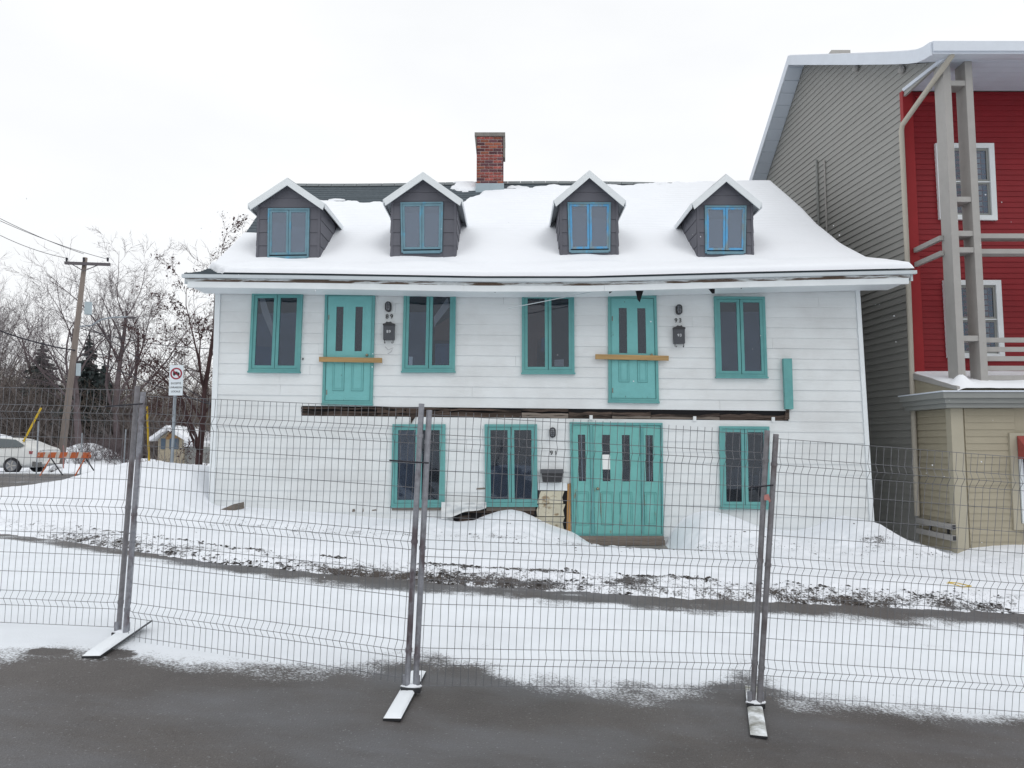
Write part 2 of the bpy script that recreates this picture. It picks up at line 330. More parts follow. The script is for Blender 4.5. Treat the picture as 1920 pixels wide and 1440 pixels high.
def segs_mesh(name, segs, n=3):
    """segs: array (N,8): p0 p1 r0 r1 -> open frusta, one mesh"""
    s = np.array(segs, float); p0 = s[:, :3]; p1 = s[:, 3:6]; d = p1-p0; d /= np.linalg.norm(d, axis=1)[:, None]+1e-9
    ref = np.where(np.abs(d[:, 2:3]) < .9, np.array([[0, 0, 1.]]), np.array([[1., 0, 0]])); a = np.cross(d, ref); a /= np.linalg.norm(a, axis=1)[:, None]; b = np.cross(d, a)
    t = 2*np.pi*np.arange(n)/n; c = np.cos(t)[None, :, None]; si = np.sin(t)[None, :, None]
    r = (a[:, None]*c+b[:, None]*si)
    v = np.concatenate([p0[:, None]+r*s[:, 6][:, None, None], p1[:, None]+r*s[:, 7][:, None, None]], 1).reshape(-1, 3)
    k = np.arange(n); f = np.stack([k, (k+1) % n, n+(k+1) % n, n+k], -1); q = (np.arange(len(s))[:, None, None]*2*n+f[None]).reshape(-1, 4)
    me = bpy.data.meshes.new(name); me.vertices.add(len(v)); me.vertices.foreach_set('co', v.ravel().astype(np.float32))
    me.loops.add(q.size); me.loops.foreach_set('vertex_index', q.ravel().astype(np.int32))
    me.polygons.add(len(q)); me.polygons.foreach_set('loop_start', np.arange(0, q.size, 4, dtype=np.int32)); me.polygons.foreach_set('loop_total', np.full(len(q), 4, np.int32))
    me.update(); me.polygons.foreach_set('use_smooth', np.ones(len(q), bool)); return me

# ================================================================== GROUND
YF = 14.3     # plane of the white house's front
stripe_px = [(-500, 930), (-200, 975), (0, 1001), (100, 1013), (250, 1034), (400, 1056), (640, 1080), (900, 1100), (1200, 1119), (1500, 1133), (1740, 1144), (1920, 1152), (2400, 1172)]
_c = [G(*p) for p in stripe_px]
cX = np.array([p.x for p in _c]); cY = np.array([p.y for p in _c])
def curbY(X): return np.interp(X, cX, cY)
# --- road sheet
xs = np.linspace(-15, 15, 560); ys = np.linspace(1.2, 13, 250)
X, Y = np.meshgrid(xs, ys)
Yc = curbY(X); Z = gz(X, Y)-.004-.7*sstep(.35, 1.1, Y-Yc)
px, py = proj(X, Y, Z)
bnd = np.interp(px, [-400, 0, 60, 140, 170, 200, 255, 330, 450, 600, 680, 730, 780, 880, 960, 1100, 1250, 1330, 1385, 1425, 1500, 1700, 1920, 2400],
                    [1225, 1238, 1230, 1226, 1232, 1222, 1236, 1246, 1255, 1262, 1256, 1240, 1228, 1240, 1272, 1293, 1303, 1298, 1270, 1285, 1322, 1335, 1352, 1380])
bnd = bnd+fbm(X*1.3, Y*3, 4)*22
m1 = np.clip(.5+(bnd-py)/75, 0, 1)
for ex, ey, rx, ry in ((92, 1222, 42, 7), (222, 1226, 30, 9)):
    m1 = np.minimum(m1, np.clip(((px-ex)/rx)**2+((py-ey)/ry)**2-.5, 0, 1))
su = np.interp(px, [p[0] for p in stripe_px], [p[1] for p in stripe_px])
wd = np.interp(px, [-400, 0, 250, 600, 900, 1300, 1920], [1, 3, 4, 5, 8, 13, 14])
dd = py-su
soft = np.interp(px, [0, 300, 700, 1200, 1920], [12, 16, 24, 26, 34])
m2 = np.clip((dd-wd*.45)/soft+fbm(X*2, Y*6, 3)*.7, 0, 1)
m2 = np.maximum(m2, .13+fbm(X*3, Y*9, 3)*.7+.22*sstep(300, 0, px))
mask = np.minimum(m1, m2)
# faint tyre-worn patches in the road snow
mask = mask-np.clip(fbm(X*.5+9, Y*3.5, 4)-.12, 0, 1)*.9
road = mesh_obj('road', grid_mesh('road', X, Y, Z, attrs={'snow': mask}), M['road']); tag(road, kind='structure')
# --- snow covered verge, banks and mounds in front of the houses
prof = [(-900, 955), (300, 950), (410, 956), (540, 966), (620, 971), (680, 978), (740, 981), (800, 977), (850, 986), (885, 983), (908, 973), (935, 964), (958, 961), (980, 965), (1000, 974), (1022, 986), (1050, 997), (1080, 1007), (1105, 1022), (1125, 1033), (1150, 1036), (1252, 1037), (1264, 1030), (1278, 1003), (1300, 980), (1320, 969), (1345, 965), (1385, 971), (1430, 990), (1470, 1001), (1520, 1005), (1560, 996), (1590, 980), (1615, 974), (1640, 979), (1680, 1003), (1720, 1024), (1760, 1036), (1800, 1041), (1830, 1030), (1870, 1025), (1920, 1024), (2500, 1035)]
YK = 13.55
pX = np.array([P(a, b, YK).x for a, b in prof]); pZ = np.array([P(a, b, YK).z for a, b in prof])
left = [(-900, 940), (-300, 930), (0, 915), (60, 908), (110, 902), (170, 891), (205, 880), (240, 869), (300, 867), (360, 871), (412, 877), (520, 885)]
YL = 15.6
lX = np.array([P(a, b, YL).x for a, b in left]); lZ = np.array([P(a, b, YL).z for a, b in left])
def snowz(X, Y):
    g = gz(X, Y); yc = curbY(X); d = Y-yc
    berm = .10*sstep(-.05, .35, d)*(1-.5*sstep(.8, 2.2, d))+.03
    h = g-.05+berm+.0*d
    # front profile
    zc = np.interp(X, pX, pZ); wdt = np.interp(X, [-6, 0, 6.5, 7.5], [1.7, 1.9, 2.1, 1.7])
    t = sstep(0, 1, (Y-(YK-wdt))/wdt)**1.25
    hf = h+(zc-h)*t
    # behind crest, gentle sink between the houses
    # left bank
    zl = np.interp(X, lX, lZ); tl = sstep(0, 1, (Y-(YL-4.8))/4.8)
    hl = h+(zl-h)*tl
    hl = hl-(hl-(g-.05))*sstep(YL+.15, YL+2.6, Y)
    b = sstep(-6.4, -5.6, X); hh = hl*(1-b)+hf*b
    lump = (fbm(X*1.6, Y*1.6, 4)*.07+fbm(X*6, Y*6, 3)*.03)*(1-.6*sstep(12.6, 13.4, Y)*b)
    rough = fbm(X*9+3, Y*9, 3)*.10*np.exp(-((d-.35)/.38)**2)+fbm(X*4, Y*5, 4)*.13*np.exp(-((Y-12.7)/.6)**2)*b
    return hh+lump*sstep(.0, .4, d)+rough
xs = np.linspace(-18, 14, 760); tt = np.linspace(0, 1, 270)
X = np.repeat(xs[None], len(tt), 0); yc = curbY(X)-.05; Y = yc+(19.5-yc)*tt[:, None]
Z = snowz(X, Y); Z[0] = gz(X[0], Y[0])-.03
px, py = proj(X, Y, Z); d = Y-curbY(X)
dirt = 1-.52*np.exp(-((d-.12)/.17)**2)*np.clip(.85+fbm(X*1.5, Y*2, 3)*2, .2, 1.1)*sstep(-60, 250, px)
dirt -= .50*np.exp(-((d-.75)/.09)**2)*np.clip(.75+fbm(X*.9+4, Y*1, 3)*3, 0, 1)*(px > 150)*(px < 1350)
dirt -= .32*np.exp(-((d-.45)/.3)**2)
dirt -= .42*np.exp(-(((px-1185)/42)**2+((py-1088)/8)**2))                      # gritty patch
dirt -= .42*np.exp(-(((px-1640)/45)**2+((py-1010)/11)**2))+.3*np.exp(-(((px-1385)/14)**2+((py-1000)/9)**2))
dirt -= .28*np.exp(-((Y-12.2)/.35)**2)*(X > -5)
dirt -= .25*np.exp(-(((px-130)/60)**2+((py-978)/5)**2))
dirt -= .18*np.clip(fbm(X*1.2, Y*5+50, 4)*4-.2, 0, 1)*sstep(.9, 1.3, d)*(Y < 12.5)
verge = mesh_obj('snowy_verge', grid_mesh('snowy_verge', X, Y, Z, attrs={'snow': dirt}), M['bank']); tag(verge, kind='structure')
# --- wide ground sheet to the horizon
a = np.concatenate([-np.geomspace(400, 16, 24), np.linspace(-14, 14, 15), np.geomspace(16, 400, 24)]); b_ = np.concatenate([[-60, -20, -5, 1], np.linspace(3, 40, 30), np.geomspace(45, 900, 24)])
X, Y = np.meshgrid(a, b_); Z = gz(X, Y)-.12-.8*sstep(7, 9, Y)*sstep(18, 16, Y)*(np.abs(X) < 17)
ground = mesh_obj('snow_field', grid_mesh('snow_field', X, Y, Z), M['snow']); tag(ground, kind='structure')
# --- near part of the road behind and beside the camera
X, Y = np.meshgrid(np.linspace(-40, 40, 60), np.linspace(-12, 6.5, 30))
near = mesh_obj('asphalt_apron', grid_mesh('asphalt_apron', X, Y, gz(X, Y)-.05, attrs={'snow': X*0}), M['road']); tag(near, kind='structure')
# --- side street, left behind the bank
X, Y = np.meshgrid(np.linspace(-60, -3, 90), np.linspace(17, 27.3, 50))
Z = gz(X, Y)+.03; m = np.clip(.28+np.clip((Y-25.6)/2.4, 0, 1)+fbm(X*.3, Y*2, 3)*.4, 0, 1)
ss = mesh_obj('side_street', grid_mesh('side_street', X, Y, Z, attrs={'snow': m}), M['road']); tag(ss, kind='structure')
# --- ploughed snow banks beyond the side street
X, Y = np.meshgrid(np.linspace(-48, -8, 220), np.linspace(27, 37, 60))
ppx, _ = proj(X, Y, X*0+1)
hgt = np.interp(ppx, [-300, 0, 40, 110, 150, 180, 215, 235, 260, 330, 420], [1.7, 1.6, 1.35, .8, 1.1, 1.15, .85, .5, .5, .3, .25])
Z = gz(X, Y)-.1+hgt*np.exp(-((Y-33.2)/1.6)**2)+.35*np.exp(-((Y-28.6)/.9)**2)*(ppx > 100)+fbm(X*1.1, Y*1.1, 4)*.35*sstep(27, 28.5, Y)
m = np.clip(.95-np.clip(fbm(X*.8, Y*2, 3)*3-.2, 0, .6)*(Y < 31), 0, 1)
bk = mesh_obj('ploughed_snow_bank', grid_mesh('ploughed_snow_bank', X, Y, Z, attrs={'snow': m}), M['bank']); tag(bk, kind='structure')
# --- frozen dirt clods along the verge
def clods(name, N, fX, fd, size, seed, label):
    r = np.random.default_rng(seed); base = np.array([(0, 0, 1), (.9, 0, .1), (0, .9, -.1), (-.9, .1, 0), (.05, -.9, .1), (0, 0, -.8)]); fb = [(0, 1, 2), (0, 2, 3), (0, 3, 4), (0, 4, 1), (5, 2, 1), (5, 3, 2), (5, 4, 3), (5, 1, 4)]
    vs = []; fs = []
    for i in range(N):
        x = fX(r); dd_ = fd(r, x)
        if N > 1000 and (r.random() > .25+.75*min(1, max(0, (x+6)/3)) or float(vnoise(np.array(x*3.1+50), np.array(dd_*3.5+x+7))) < .42+.25*r.random()): continue
        y = float(curbY(x))+dd_; s = size(r)
        z = float(snowz(np.array(x), np.array(y)))+s*.15
        an = r.random()*6.28; c, q = math.cos(an), math.sin(an); v = base*(1+r.normal(0, .22, base.shape))*np.array([s*2.2, s, s*.6])
        v = np.stack([v[:, 0]*c-v[:, 1]*q, v[:, 0]*q+v[:, 1]*c, v[:, 2]], -1)+np.array([x, y, z]); o = len(vs); vs += v.tolist(); fs += [tuple(k+o for k in f) for f in fb]
    me = bpy.data.meshes.new(name); me.from_pydata(vs, [], fs); me.update(); o = mesh_obj(name, me, M['clod']); return tag(o, label, 'dirt clods', kind='stuff')
clods('dirt_clods', 11000, lambda r: r.uniform(-6.5, 9), lambda r, x: (abs(r.normal(.03, .20)) if r.random() < .6 else r.normal(.74, .06) if x < 2.5 else r.normal(.35, .25)), lambda r: .003+.020*r.random()**4, 5, 'frozen dirt clods strewn along the ploughed edge of the street')
clods('snow_dirt_crumbs', 420, lambda r: r.uniform(-5, 8), lambda r, x: 12.2+r.normal(0, .5)-float(curbY(x)), lambda r: .003+.014*r.random()**4, 9, 'dark crumbs of dirt scattered on the snow before the houses')

# ================================================================== WHITE HOUSE
HX0, HX1t, HX1b = -5.80, 6.80, 6.92
EY = 13.62
house = thing('white_house', 'old white clapboard two storey house with snowy roof and teal doors', 'house', (0.5, YF, 0))
ROWZ = 2.33; ROWH = .2033
def rowz(k, X): return ROWZ+k*ROWH-.0105*(X+5.8)
def rightX(z): return HX1b+(HX1t-HX1b)*(z+.4)/5.
prof_r = [(13.60, 4.72), (14.2, 4.90), (14.86, 5.19), (15.7, 5.76), (16.6, 6.47), (17.3, 7.10), (18.9, 8.37)]
rY = np.array([p[0] for p in prof_r]); rZ = np.array([p[1] for p in prof_r])
_sag = np.array([P(a, b, 13.6).z for a, b in [(345, 513), (600, 516), (900, 521), (1100, 521), (1400, 513), (1712, 506)]]); _sagX = np.array([P(a, b, 13.6).x for a, b in [(345, 513), (600, 516), (900, 521), (1100, 521), (1400, 513), (1712, 506)]])
def edz(X): return np.interp(X, _sagX, _sag)-4.72
def roofz(X, Y):
    z = np.interp(Y, rY, rZ); t = np.clip((Y-13.6)/3, 0, 1)
    return z+edz(X)*(1-t)**1.5+.035*np.sin(X*.55+1)*t
def rakeL(Y): return np.interp(Y, [13.6, 14.3, 18.9], [-6.12, -6.10, -6.02])
def rakeR(Y): return np.interp(Y, [13.6, 14.3, 15.5, 18.9], [7.5, 7.38, 7.12, 6.80])
# body (sheathing behind the boards)
mb = MB()
sec = lambda xa: [(xa, YF+.045, -1), (xa, YF+.045, 4.80), (xa, 18.9, 8.18), (xa, 23.4, 4.8), (xa, 23.4, -1)]
mb.add(sec(HX0+.02)+sec(6.80), [(0, 1, 2, 3, 4), (9, 8, 7, 6, 5), (0, 5, 6, 1), (4, 3, 8, 9), (1, 6, 7, 2), (2, 7, 8, 3), (0, 4, 9, 5)])
mk('wall', mb, M['rot'], house)
# side clapboards (joined, seen only at a glance)
mb = MB()
for side in (0, 1):
    for k in range(-15, 30):
        z = ROWZ+k*ROWH; top = z+ROWH+.01
        if z > 8: break
        f = lambda zz: np.interp(zz, [4.8, 8.18], [0, 4.5]) if zz > 4.8 else 0
        y0 = YF+.04+f(top); y1 = 23.4-f(top)
        if y1-y0 < .3: continue
        if side == 0: xo = HX0+.02; mb.hexa([(xo-.03, y0, z), (xo-.03, y1, z), (xo, y1, z), (xo, y0, z), (xo-.012, y0, top), (xo-.012, y1, top), (xo, y1, top), (xo, y0, top)])
        else: xo = rightX(z); mb.hexa([(xo, y0, z), (xo, y1, z), (6.79, y1, z), (6.79, y0, z), (xo-.012, y0, top), (xo-.012, y1, top), (6.79, y1, top), (6.79, y0, top)])
tag(mk('side_clapboards', mb, M['siding'], house), kind='stuff')
# front clapboards
def hx(px): return P(px, 860, YF).x
beamX = (hx(563), hx(1481)); holeX = (hx(838), hx(1004)); patX = (hx(1003), hx(1066))
for k in range(-15, 12):
    iv = [(HX0+.09, rightX(ROWZ+k*ROWH)-.07)]
    def cut(iv, a, b):
        o = []
        for s, e in iv:
            if e <= a or s >= b: o.append((s, e)); continue
            if s < a: o.append((s, a))
            if e > b: o.append((b, e))
        return o
    if k == -1: iv = cut(iv, *beamX)
    if -12 <= k <= -10: iv = cut(iv, holeX[0]+.12*(k+12)*(1 if k < -10 else 0)+(0.25 if k == -10 else 0), holeX[1])
    if -13 <= k <= -9: iv = cut(iv, *patX)
    if k < -12: iv = cut(iv, holeX[0], patX[1])
    cuts = sorted(random.uniform(HX0, 6.8) for _ in range(4))
    segs = []
    for s, e in iv:
        cs = [c for c in cuts if s+.7 < c < e-.7]; ok = []
        for c in cs:
            if not ok or c-ok[-1] > 1.6: ok.append(c)
        pts = [s]+ok+[e]; segs += list(zip(pts[:-1], pts[1:]))
    for s, e in segs:
        z0a, z0b = rowz(k, s), rowz(k, e); h = ROWH+.012
        if k == 11: h = ROWH*.9
        yf = YF+random.uniform(-.003, .003); m_ = MB(); g_ = .0015
        m_.hexa([(s+g_, yf, z0a), (e-g_, yf, z0b), (e-g_, YF+.04, z0b), (s+g_, YF+.04, z0a), (s+g_, yf+.015, z0a+h), (e-g_, yf+.015, z0b+h), (e-g_, YF+.04, z0b+h), (s+g_, YF+.04, z0a+h)])
        mk('clapboard', m_, M['siding'], house)
# corner boards
m_ = MB(); m_.hexa([(HX0-.012, YF-.02, -1), (HX0+.09, YF-.02, -1), (HX0+.09, YF+.04, -1), (HX0-.012, YF+.04, -1), (HX0-.012, YF-.02, 4.75), (HX0+.09, YF-.02, 4.75), (HX0+.09, YF+.04, 4.75), (HX0-.012, YF+.04, 4.75)]); mk('corner_board', m_, M['white'], house)
a, b = rightX(-1), rightX(4.75)
m_ = MB(); m_.hexa([(a-.07, YF-.02, -1), (a+.012, YF-.02, -1), (a+.012, YF+.04, -1), (a-.07, YF+.04, -1), (b-.07, YF-.02, 4.75), (b+.012, YF-.02, 4.75), (b+.012, YF+.04, 4.75), (b-.07, YF+.04, 4.75)]); mk('corner_board', m_, M['white'], house)
# roof deck, both slopes
xs_ = np.linspace(0, 1, 40); yy = np.concatenate([np.linspace(13.6, 18.9, 30)]); T, Yg = np.meshgrid(xs_, yy)
Xg = rakeL(Yg)*(1-T)+rakeR(Yg)*T; Zg = roofz(Xg, Yg)-.02
rf = mesh_obj('roof', grid_mesh('roof', Xg, Yg, Zg), M['shingle'], house)
Yr_ = np.linspace(18.9, 24.2, 12); T, Yg = np.meshgrid(xs_, Yr_); Ym = 37.8-Yg
Xg = rakeL(Ym)*(1-T)+rakeR(Ym)*T; mesh_obj('rear_roof_slope', grid_mesh('rear', Xg, Yg, roofz(Xg, Ym)-.02), M['shingle'], rf)
# shingle courses (where the roof is bare), one object per course
nc = 46; sY = np.linspace(13.6, 18.86, nc+1)
for i in range(nc):
    if not (sY[i] > 17.1 or sY[i] < 14.1 or True): continue
    xsr = np.linspace(0, 1, 24); m_ = MB(); vs = []
    for t in xsr:
        for (yy_, up) in ((sY[i]-.01, .026), (sY[i+1]+.02, .004)):
            x = rakeL(yy_)*(1-t)+rakeR(yy_)*t; vs.append((x, yy_, float(roofz(x, yy_))-.012+up+random.uniform(-.003, .003)))
        x = rakeL(sY[i])*(1-t)+rakeR(sY[i])*t; vs.append((x, sY[i]-.01, float(roofz(x, sY[i]-.01))-.025))
    fs = []
    for j in range(len(xsr)-1): o = j*3; fs += [(o, o+3, o+4, o+1), (o+2, o+5, o+3, o)]
    m_.add(vs, fs); mk('shingle_course', m_, M['shingle'], rf)
m_ = MB()
for j in range(39):
    x0 = -6.02+12.82*j/39; x1 = -6.02+12.82*(j+1)/39
    z0 = float(roofz(x0, 18.9)); z1 = float(roofz(x1, 18.9))
    m_.add([(x0, 18.74, z0-.09), (x1-.01, 18.74, z1-.09), (x1-.01, 18.9, z1+.035), (x0, 18.9, z0+.035), (x1-.01, 19.06, z1-.09), (x0, 19.06, z0-.09)], [(0, 1, 2, 3), (3, 2, 4, 5)])
mk('ridge_cap', m_, M['ridgecap'], rf)
# snow on the roof
nx, ny = 340, 190
T, S = np.meshgrid(np.linspace(0, 1, nx), np.linspace(0, 1, ny)); Yg = 13.56+(18.88-13.56)*S
Xg = (rakeL(Yg)-.01)*(1-T)+(rakeR(Yg)+.015)*T; base = roofz(Xg, Yg)
qx, qy = proj(Xg, Yg, base+.05)
jag = fbm(Xg*3, np.floor(S*46)*3.7, 3)
top = np.interp(qx, [470, 560, 600, 724, 740, 855, 862, 872, 885, 910, 925, 944, 990, 1060, 1200, 1500], [385, 376, 371, 377, 383, 386, 383, 376, 366, 359, 352, 351, 350, 348, 345, 330])
top = top+jag*16
sd_ = (qy-top)/5.                                         # >0 snow
patch = 1-((qx-872)/24)**2-((qy-347)/9)**2; sd_ = np.where(qx < 900, np.maximum(sd_, patch*2+jag*3), sd_)   # little snow patch left of the chimney
sd_ = np.minimum(sd_, 3*(((qx-875)/27+(qy-372)/30)**2+0*qx+((qx-900)/60)**2)+9*(qx > 920)+9*(qx < 850)+3*(qy > 381)+3*(qy < 353))
lrake = np.interp(qy, [385, 395, 432, 440], [470, 486, 486, 440]); sd_ = np.where((qy > 384) & (qy < 440) & (qx < 486), np.minimum(sd_, (qx-(487+jag*18))/4), sd_)
ll = np.interp(qx, [340, 395, 408, 425, 470, 540], [500, 499, 505, 510, 514, 520]); sd_ = np.minimum(sd_, np.where(qx < 540, (ll+jag*5-qy)/2.0, 9))
sd_ = np.minimum(sd_, ((Xg-rakeL(Yg))/.05+.6+jag*2)*np.where(qy < 445, .5, 1)+np.where(qx > 600, 9, 0))
msk = np.clip(sd_, 0, 1)
thick = (.035+.045*sstep(18.9, 15, Yg)+.03*sstep(14.9, 14.2, Yg))*msk**.5+.010*sstep(15.2, 17.5, Yg)*np.sin((18.88-Yg)/.1152*6.283)*msk*.6
thick = thick+.03*fbm(Xg*.8, Yg*.8, 3)*msk
# drift collars around the dormers and thicker right side
thick += msk*.06*sstep(3, 7, Xg)*sstep(13.55, 14.3, Yg)
DOR = [(541, 482, 600, 485), (792, 733, 855, 475), (1104, 1050, 1159, 479), (1360, 1307, 1412, 475)]
for i, (ax, l_, r_, bt) in enumerate(DOR):
    cx_ = P((l_+r_)/2, 430, 15.1).x
    thick += msk*.05*np.exp(-((Yg-14.6)/.25)**2)*np.exp(-((Xg-cx_)/.7)**4)+msk*.04*np.exp(-((np.abs(Xg-cx_)-1.15)/.35)**2)*np.exp(-((Yg-15.6)/.5)**2)+msk*(.12*fbm(Xg*1.3+i*7, Yg*0+3, 2)-.015)*np.exp(-((Yg-15.05)/.25)**2)*np.exp(-((Xg-cx_)/.9)**4)
    thick -= msk*.02*np.exp(-((np.abs(Xg-cx_)-.82)/.2)**2)*np.exp(-((Yg-15.9)/.7)**2)
edge = np.clip((Xg-rakeL(Yg))/.06, 0, 1)*np.clip((rakeR(Yg)+.015-Xg)/.08, 0, 1)*np.clip((Yg-13.56)/.10, 0, 1)
thick = np.clip(thick*np.sqrt(edge)+.010*(msk > 0), 0.0, 1)
Zs = base+thick+.012*(msk > 0); Ys = Yg-thick*.45
on = msk > .02; keep = (on[:-1, :-1] | on[1:, :-1] | on[:-1, 1:] | on[1:, 1:]); Zs = np.where(on, Zs, base-.01)
mesh_obj('roof_snow', grid_mesh('roof_snow', Xg, Ys, Zs, keep=keep), M['snowroof'], rf)
# eave: drip edge, peeling strip, fascia boards, soffit
def strip(name, x0, x1, ya, yb, za, zb, material, parent=house, n=30, dza=0):
    """za, zb: bottom/top offsets below the eave line"""
    vs = []; m_ = MB(); xx = np.linspace(x0, x1, n)
    for x in xx:
        e = 4.72+float(edz(x))
        vs += [(x, ya, e+za), (x, yb, e+za+dza), (x, yb, e+zb+dza), (x, ya, e+zb)]
    fs = []
    for j in range(n-1):
        o = 4*j
        for q in range(4): fs.append((o+q, o+(q+1) % 4, o+4+(q+1) % 4, o+4+q))
    fs += [(0, 3, 2, 1), (4*n-4, 4*n-3, 4*n-2, 4*n-1)]
    m_.add(vs, fs); return mk(name, m_, material, parent)
strip('drip_edge', -6.14, 7.53, 13.53, 13.60, -.085, -.022, M['gutter'])
strip('peeling_strip', -6.10, 7.44, 13.60, 13.66, -.15, -.0855, M['peel'])
for a, b in ((-6.05, -.9), (-.897, 1.72), (1.723, 7.40)):
    strip('fascia_board', a, b, 13.585, 13.64, -.262, -.1505, M['white'])
strip('soffit', -6.02, 7.36, 13.645, YF-.003, -.235, -.205, M['white'])
# rake trim at the ends
for side in (0, 1):
    m_ = MB(); pts = [(y_, float(roofz(-6 if side == 0 else 7, y_))) for y_ in np.linspace(13.62, 18.88, 16)]
    for (ya, za), (yb, zb) in zip(pts[:-1], pts[1:]):
        xa = (rakeL(ya) if side == 0 else rakeR(ya)); xb = (rakeL(yb) if side == 0 else rakeR(yb)); s_ = .04 if side == 0 else -.04
        m_.hexa([(xa, ya, za-.20), (xb, yb, zb-.20), (xb+s_, yb, zb-.20), (xa+s_, ya, za-.20), (xa, ya, za-.035), (xb, yb, zb-.035), (xb+s_, yb, zb-.035), (xa+s_, ya, za-.035)])
    mk('rake_board', m_, M['gutter'], house)
    m_ = MB()
    for (ya, za), (yb, zb) in zip(pts[2:-1], pts[3:]):
        xa = (rakeL(ya)+.042 if side == 0 else 6.78); xb = (-5.76 if side == 0 else rakeR(ya)-.042)
        m_.hexa([(xa, ya, za-.12), (xb, ya, za-.12), (xb, yb, zb-.12), (xa, yb, zb-.12), (xa, ya, za-.09), (xb, ya, za-.09), (xb, yb, zb-.09), (xa, yb, zb-.09)])
    mk('gable_soffit', m_, M['white'], house)
# dark broken brackets hanging from the soffit
for nm, pts in (('hanging_scrap', [(1191, 540), (1208, 540), (1200, 566), (1196, 562)]), ('hanging_scrap', [(900, 541), (931, 543), (929, 548)]), ('hanging_scrap', [(1141, 541), (1156, 541), (1143, 550)]), ('hanging_scrap', [(1326, 537), (1341, 537), (1340, 550), (1336, 550)]), ('hanging_scrap', [(1384, 536), (1394, 536), (1391, 541)])):
    m_ = MB(); m_.prism([P(a, b, 13.72) for a, b in pts], (0, .03, 0)); mk(nm, m_, M['dark'], house)
m_ = MB(); m_.path([P(953, 578, 13.75), P(1010, 567, 13.75), P(1085, 552, 13.75), P(1145, 541, 13.75)], .008); mk('loose_rod', m_, M['gutter'], house)

class Quad:
    def __init__(s, c, Y): s.c = [P(a, b, Y) for a, b in c]; s.w = (s.c[1]-s.c[0]).length; s.h = (s.c[3]-s.c[0]).length
    def at(s, u, v, off=0):
        tl, tr, br, bl = s.c; p = tl*(1-u)*(1-v)+tr*u*(1-v)+br*u*v+bl*(1-u)*v; return Vector((p.x, p.y-off, p.z))
    def bar(s, m, u0, v0, u1, v1, o0, o1):
        m.hexa([s.at(u0, v1, o1), s.at(u1, v1, o1), s.at(u1, v1, o0), s.at(u0, v1, o0), s.at(u0, v0, o1), s.at(u1, v0, o1), s.at(u1, v0, o0), s.at(u0, v0, o0)]); return m
    def frame(s, m, u0, v0, u1, v1, tu, tv, o0, o1):
        s.bar(m, u0, v0, u1, v0+tv, o0, o1); s.bar(m, u0, v1-tv, u1, v1, o0, o1)
        s.bar(m, u0, v0+tv, u0+tu, v1-tv, o0, o1); s.bar(m, u1-tu, v0+tv, u1, v1-tv, o0, o1); return m
def window(corners, Y, parent, mt, trim=.05, bar=.058, name='window', gl='glass', wo=0, mt2=None, extras=None, split=.5, proud=.05):
    q = Quad(corners, Y); tu, tv = trim/q.w, trim/q.h; bu, bv = bar/q.w, bar/q.h; m_ = MB()
    q.frame(m_, 0, 0, 1, 1, tu, tv, -.02, proud); q.bar(m_, -.015, 1.0, 1.015, 1+.03/q.h, -.02, proud+.015)
    W = mk(name, m_, mt, parent)
    c = split
    for (a, b, o) in ((tu, c-.004, 0), (c+.004, 1-tu, 0.006)):
        s_ = MB(); q.frame(s_, a+.003, tv+.003, b, 1-tv-.003, bu, bv, -.01, proud-.016+o); mk('sash', s_, mt2 or mt, W)
        g_ = MB(); q.bar(g_, a+bu, tv+bv, b-bu, 1-tv-bv, .018, .021); mk('pane', g_, M[gl], W)
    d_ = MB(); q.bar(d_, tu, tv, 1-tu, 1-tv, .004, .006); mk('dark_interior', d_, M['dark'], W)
    for (nm, mm, poly) in (extras or []):
        e_ = MB(); e_.prism([q.at(u, v, .011 if nm == 'pane_reflection' else .0145) for u, v in poly], (0, .0025, 0)); mk(nm, e_, M[mm], W)
    return W
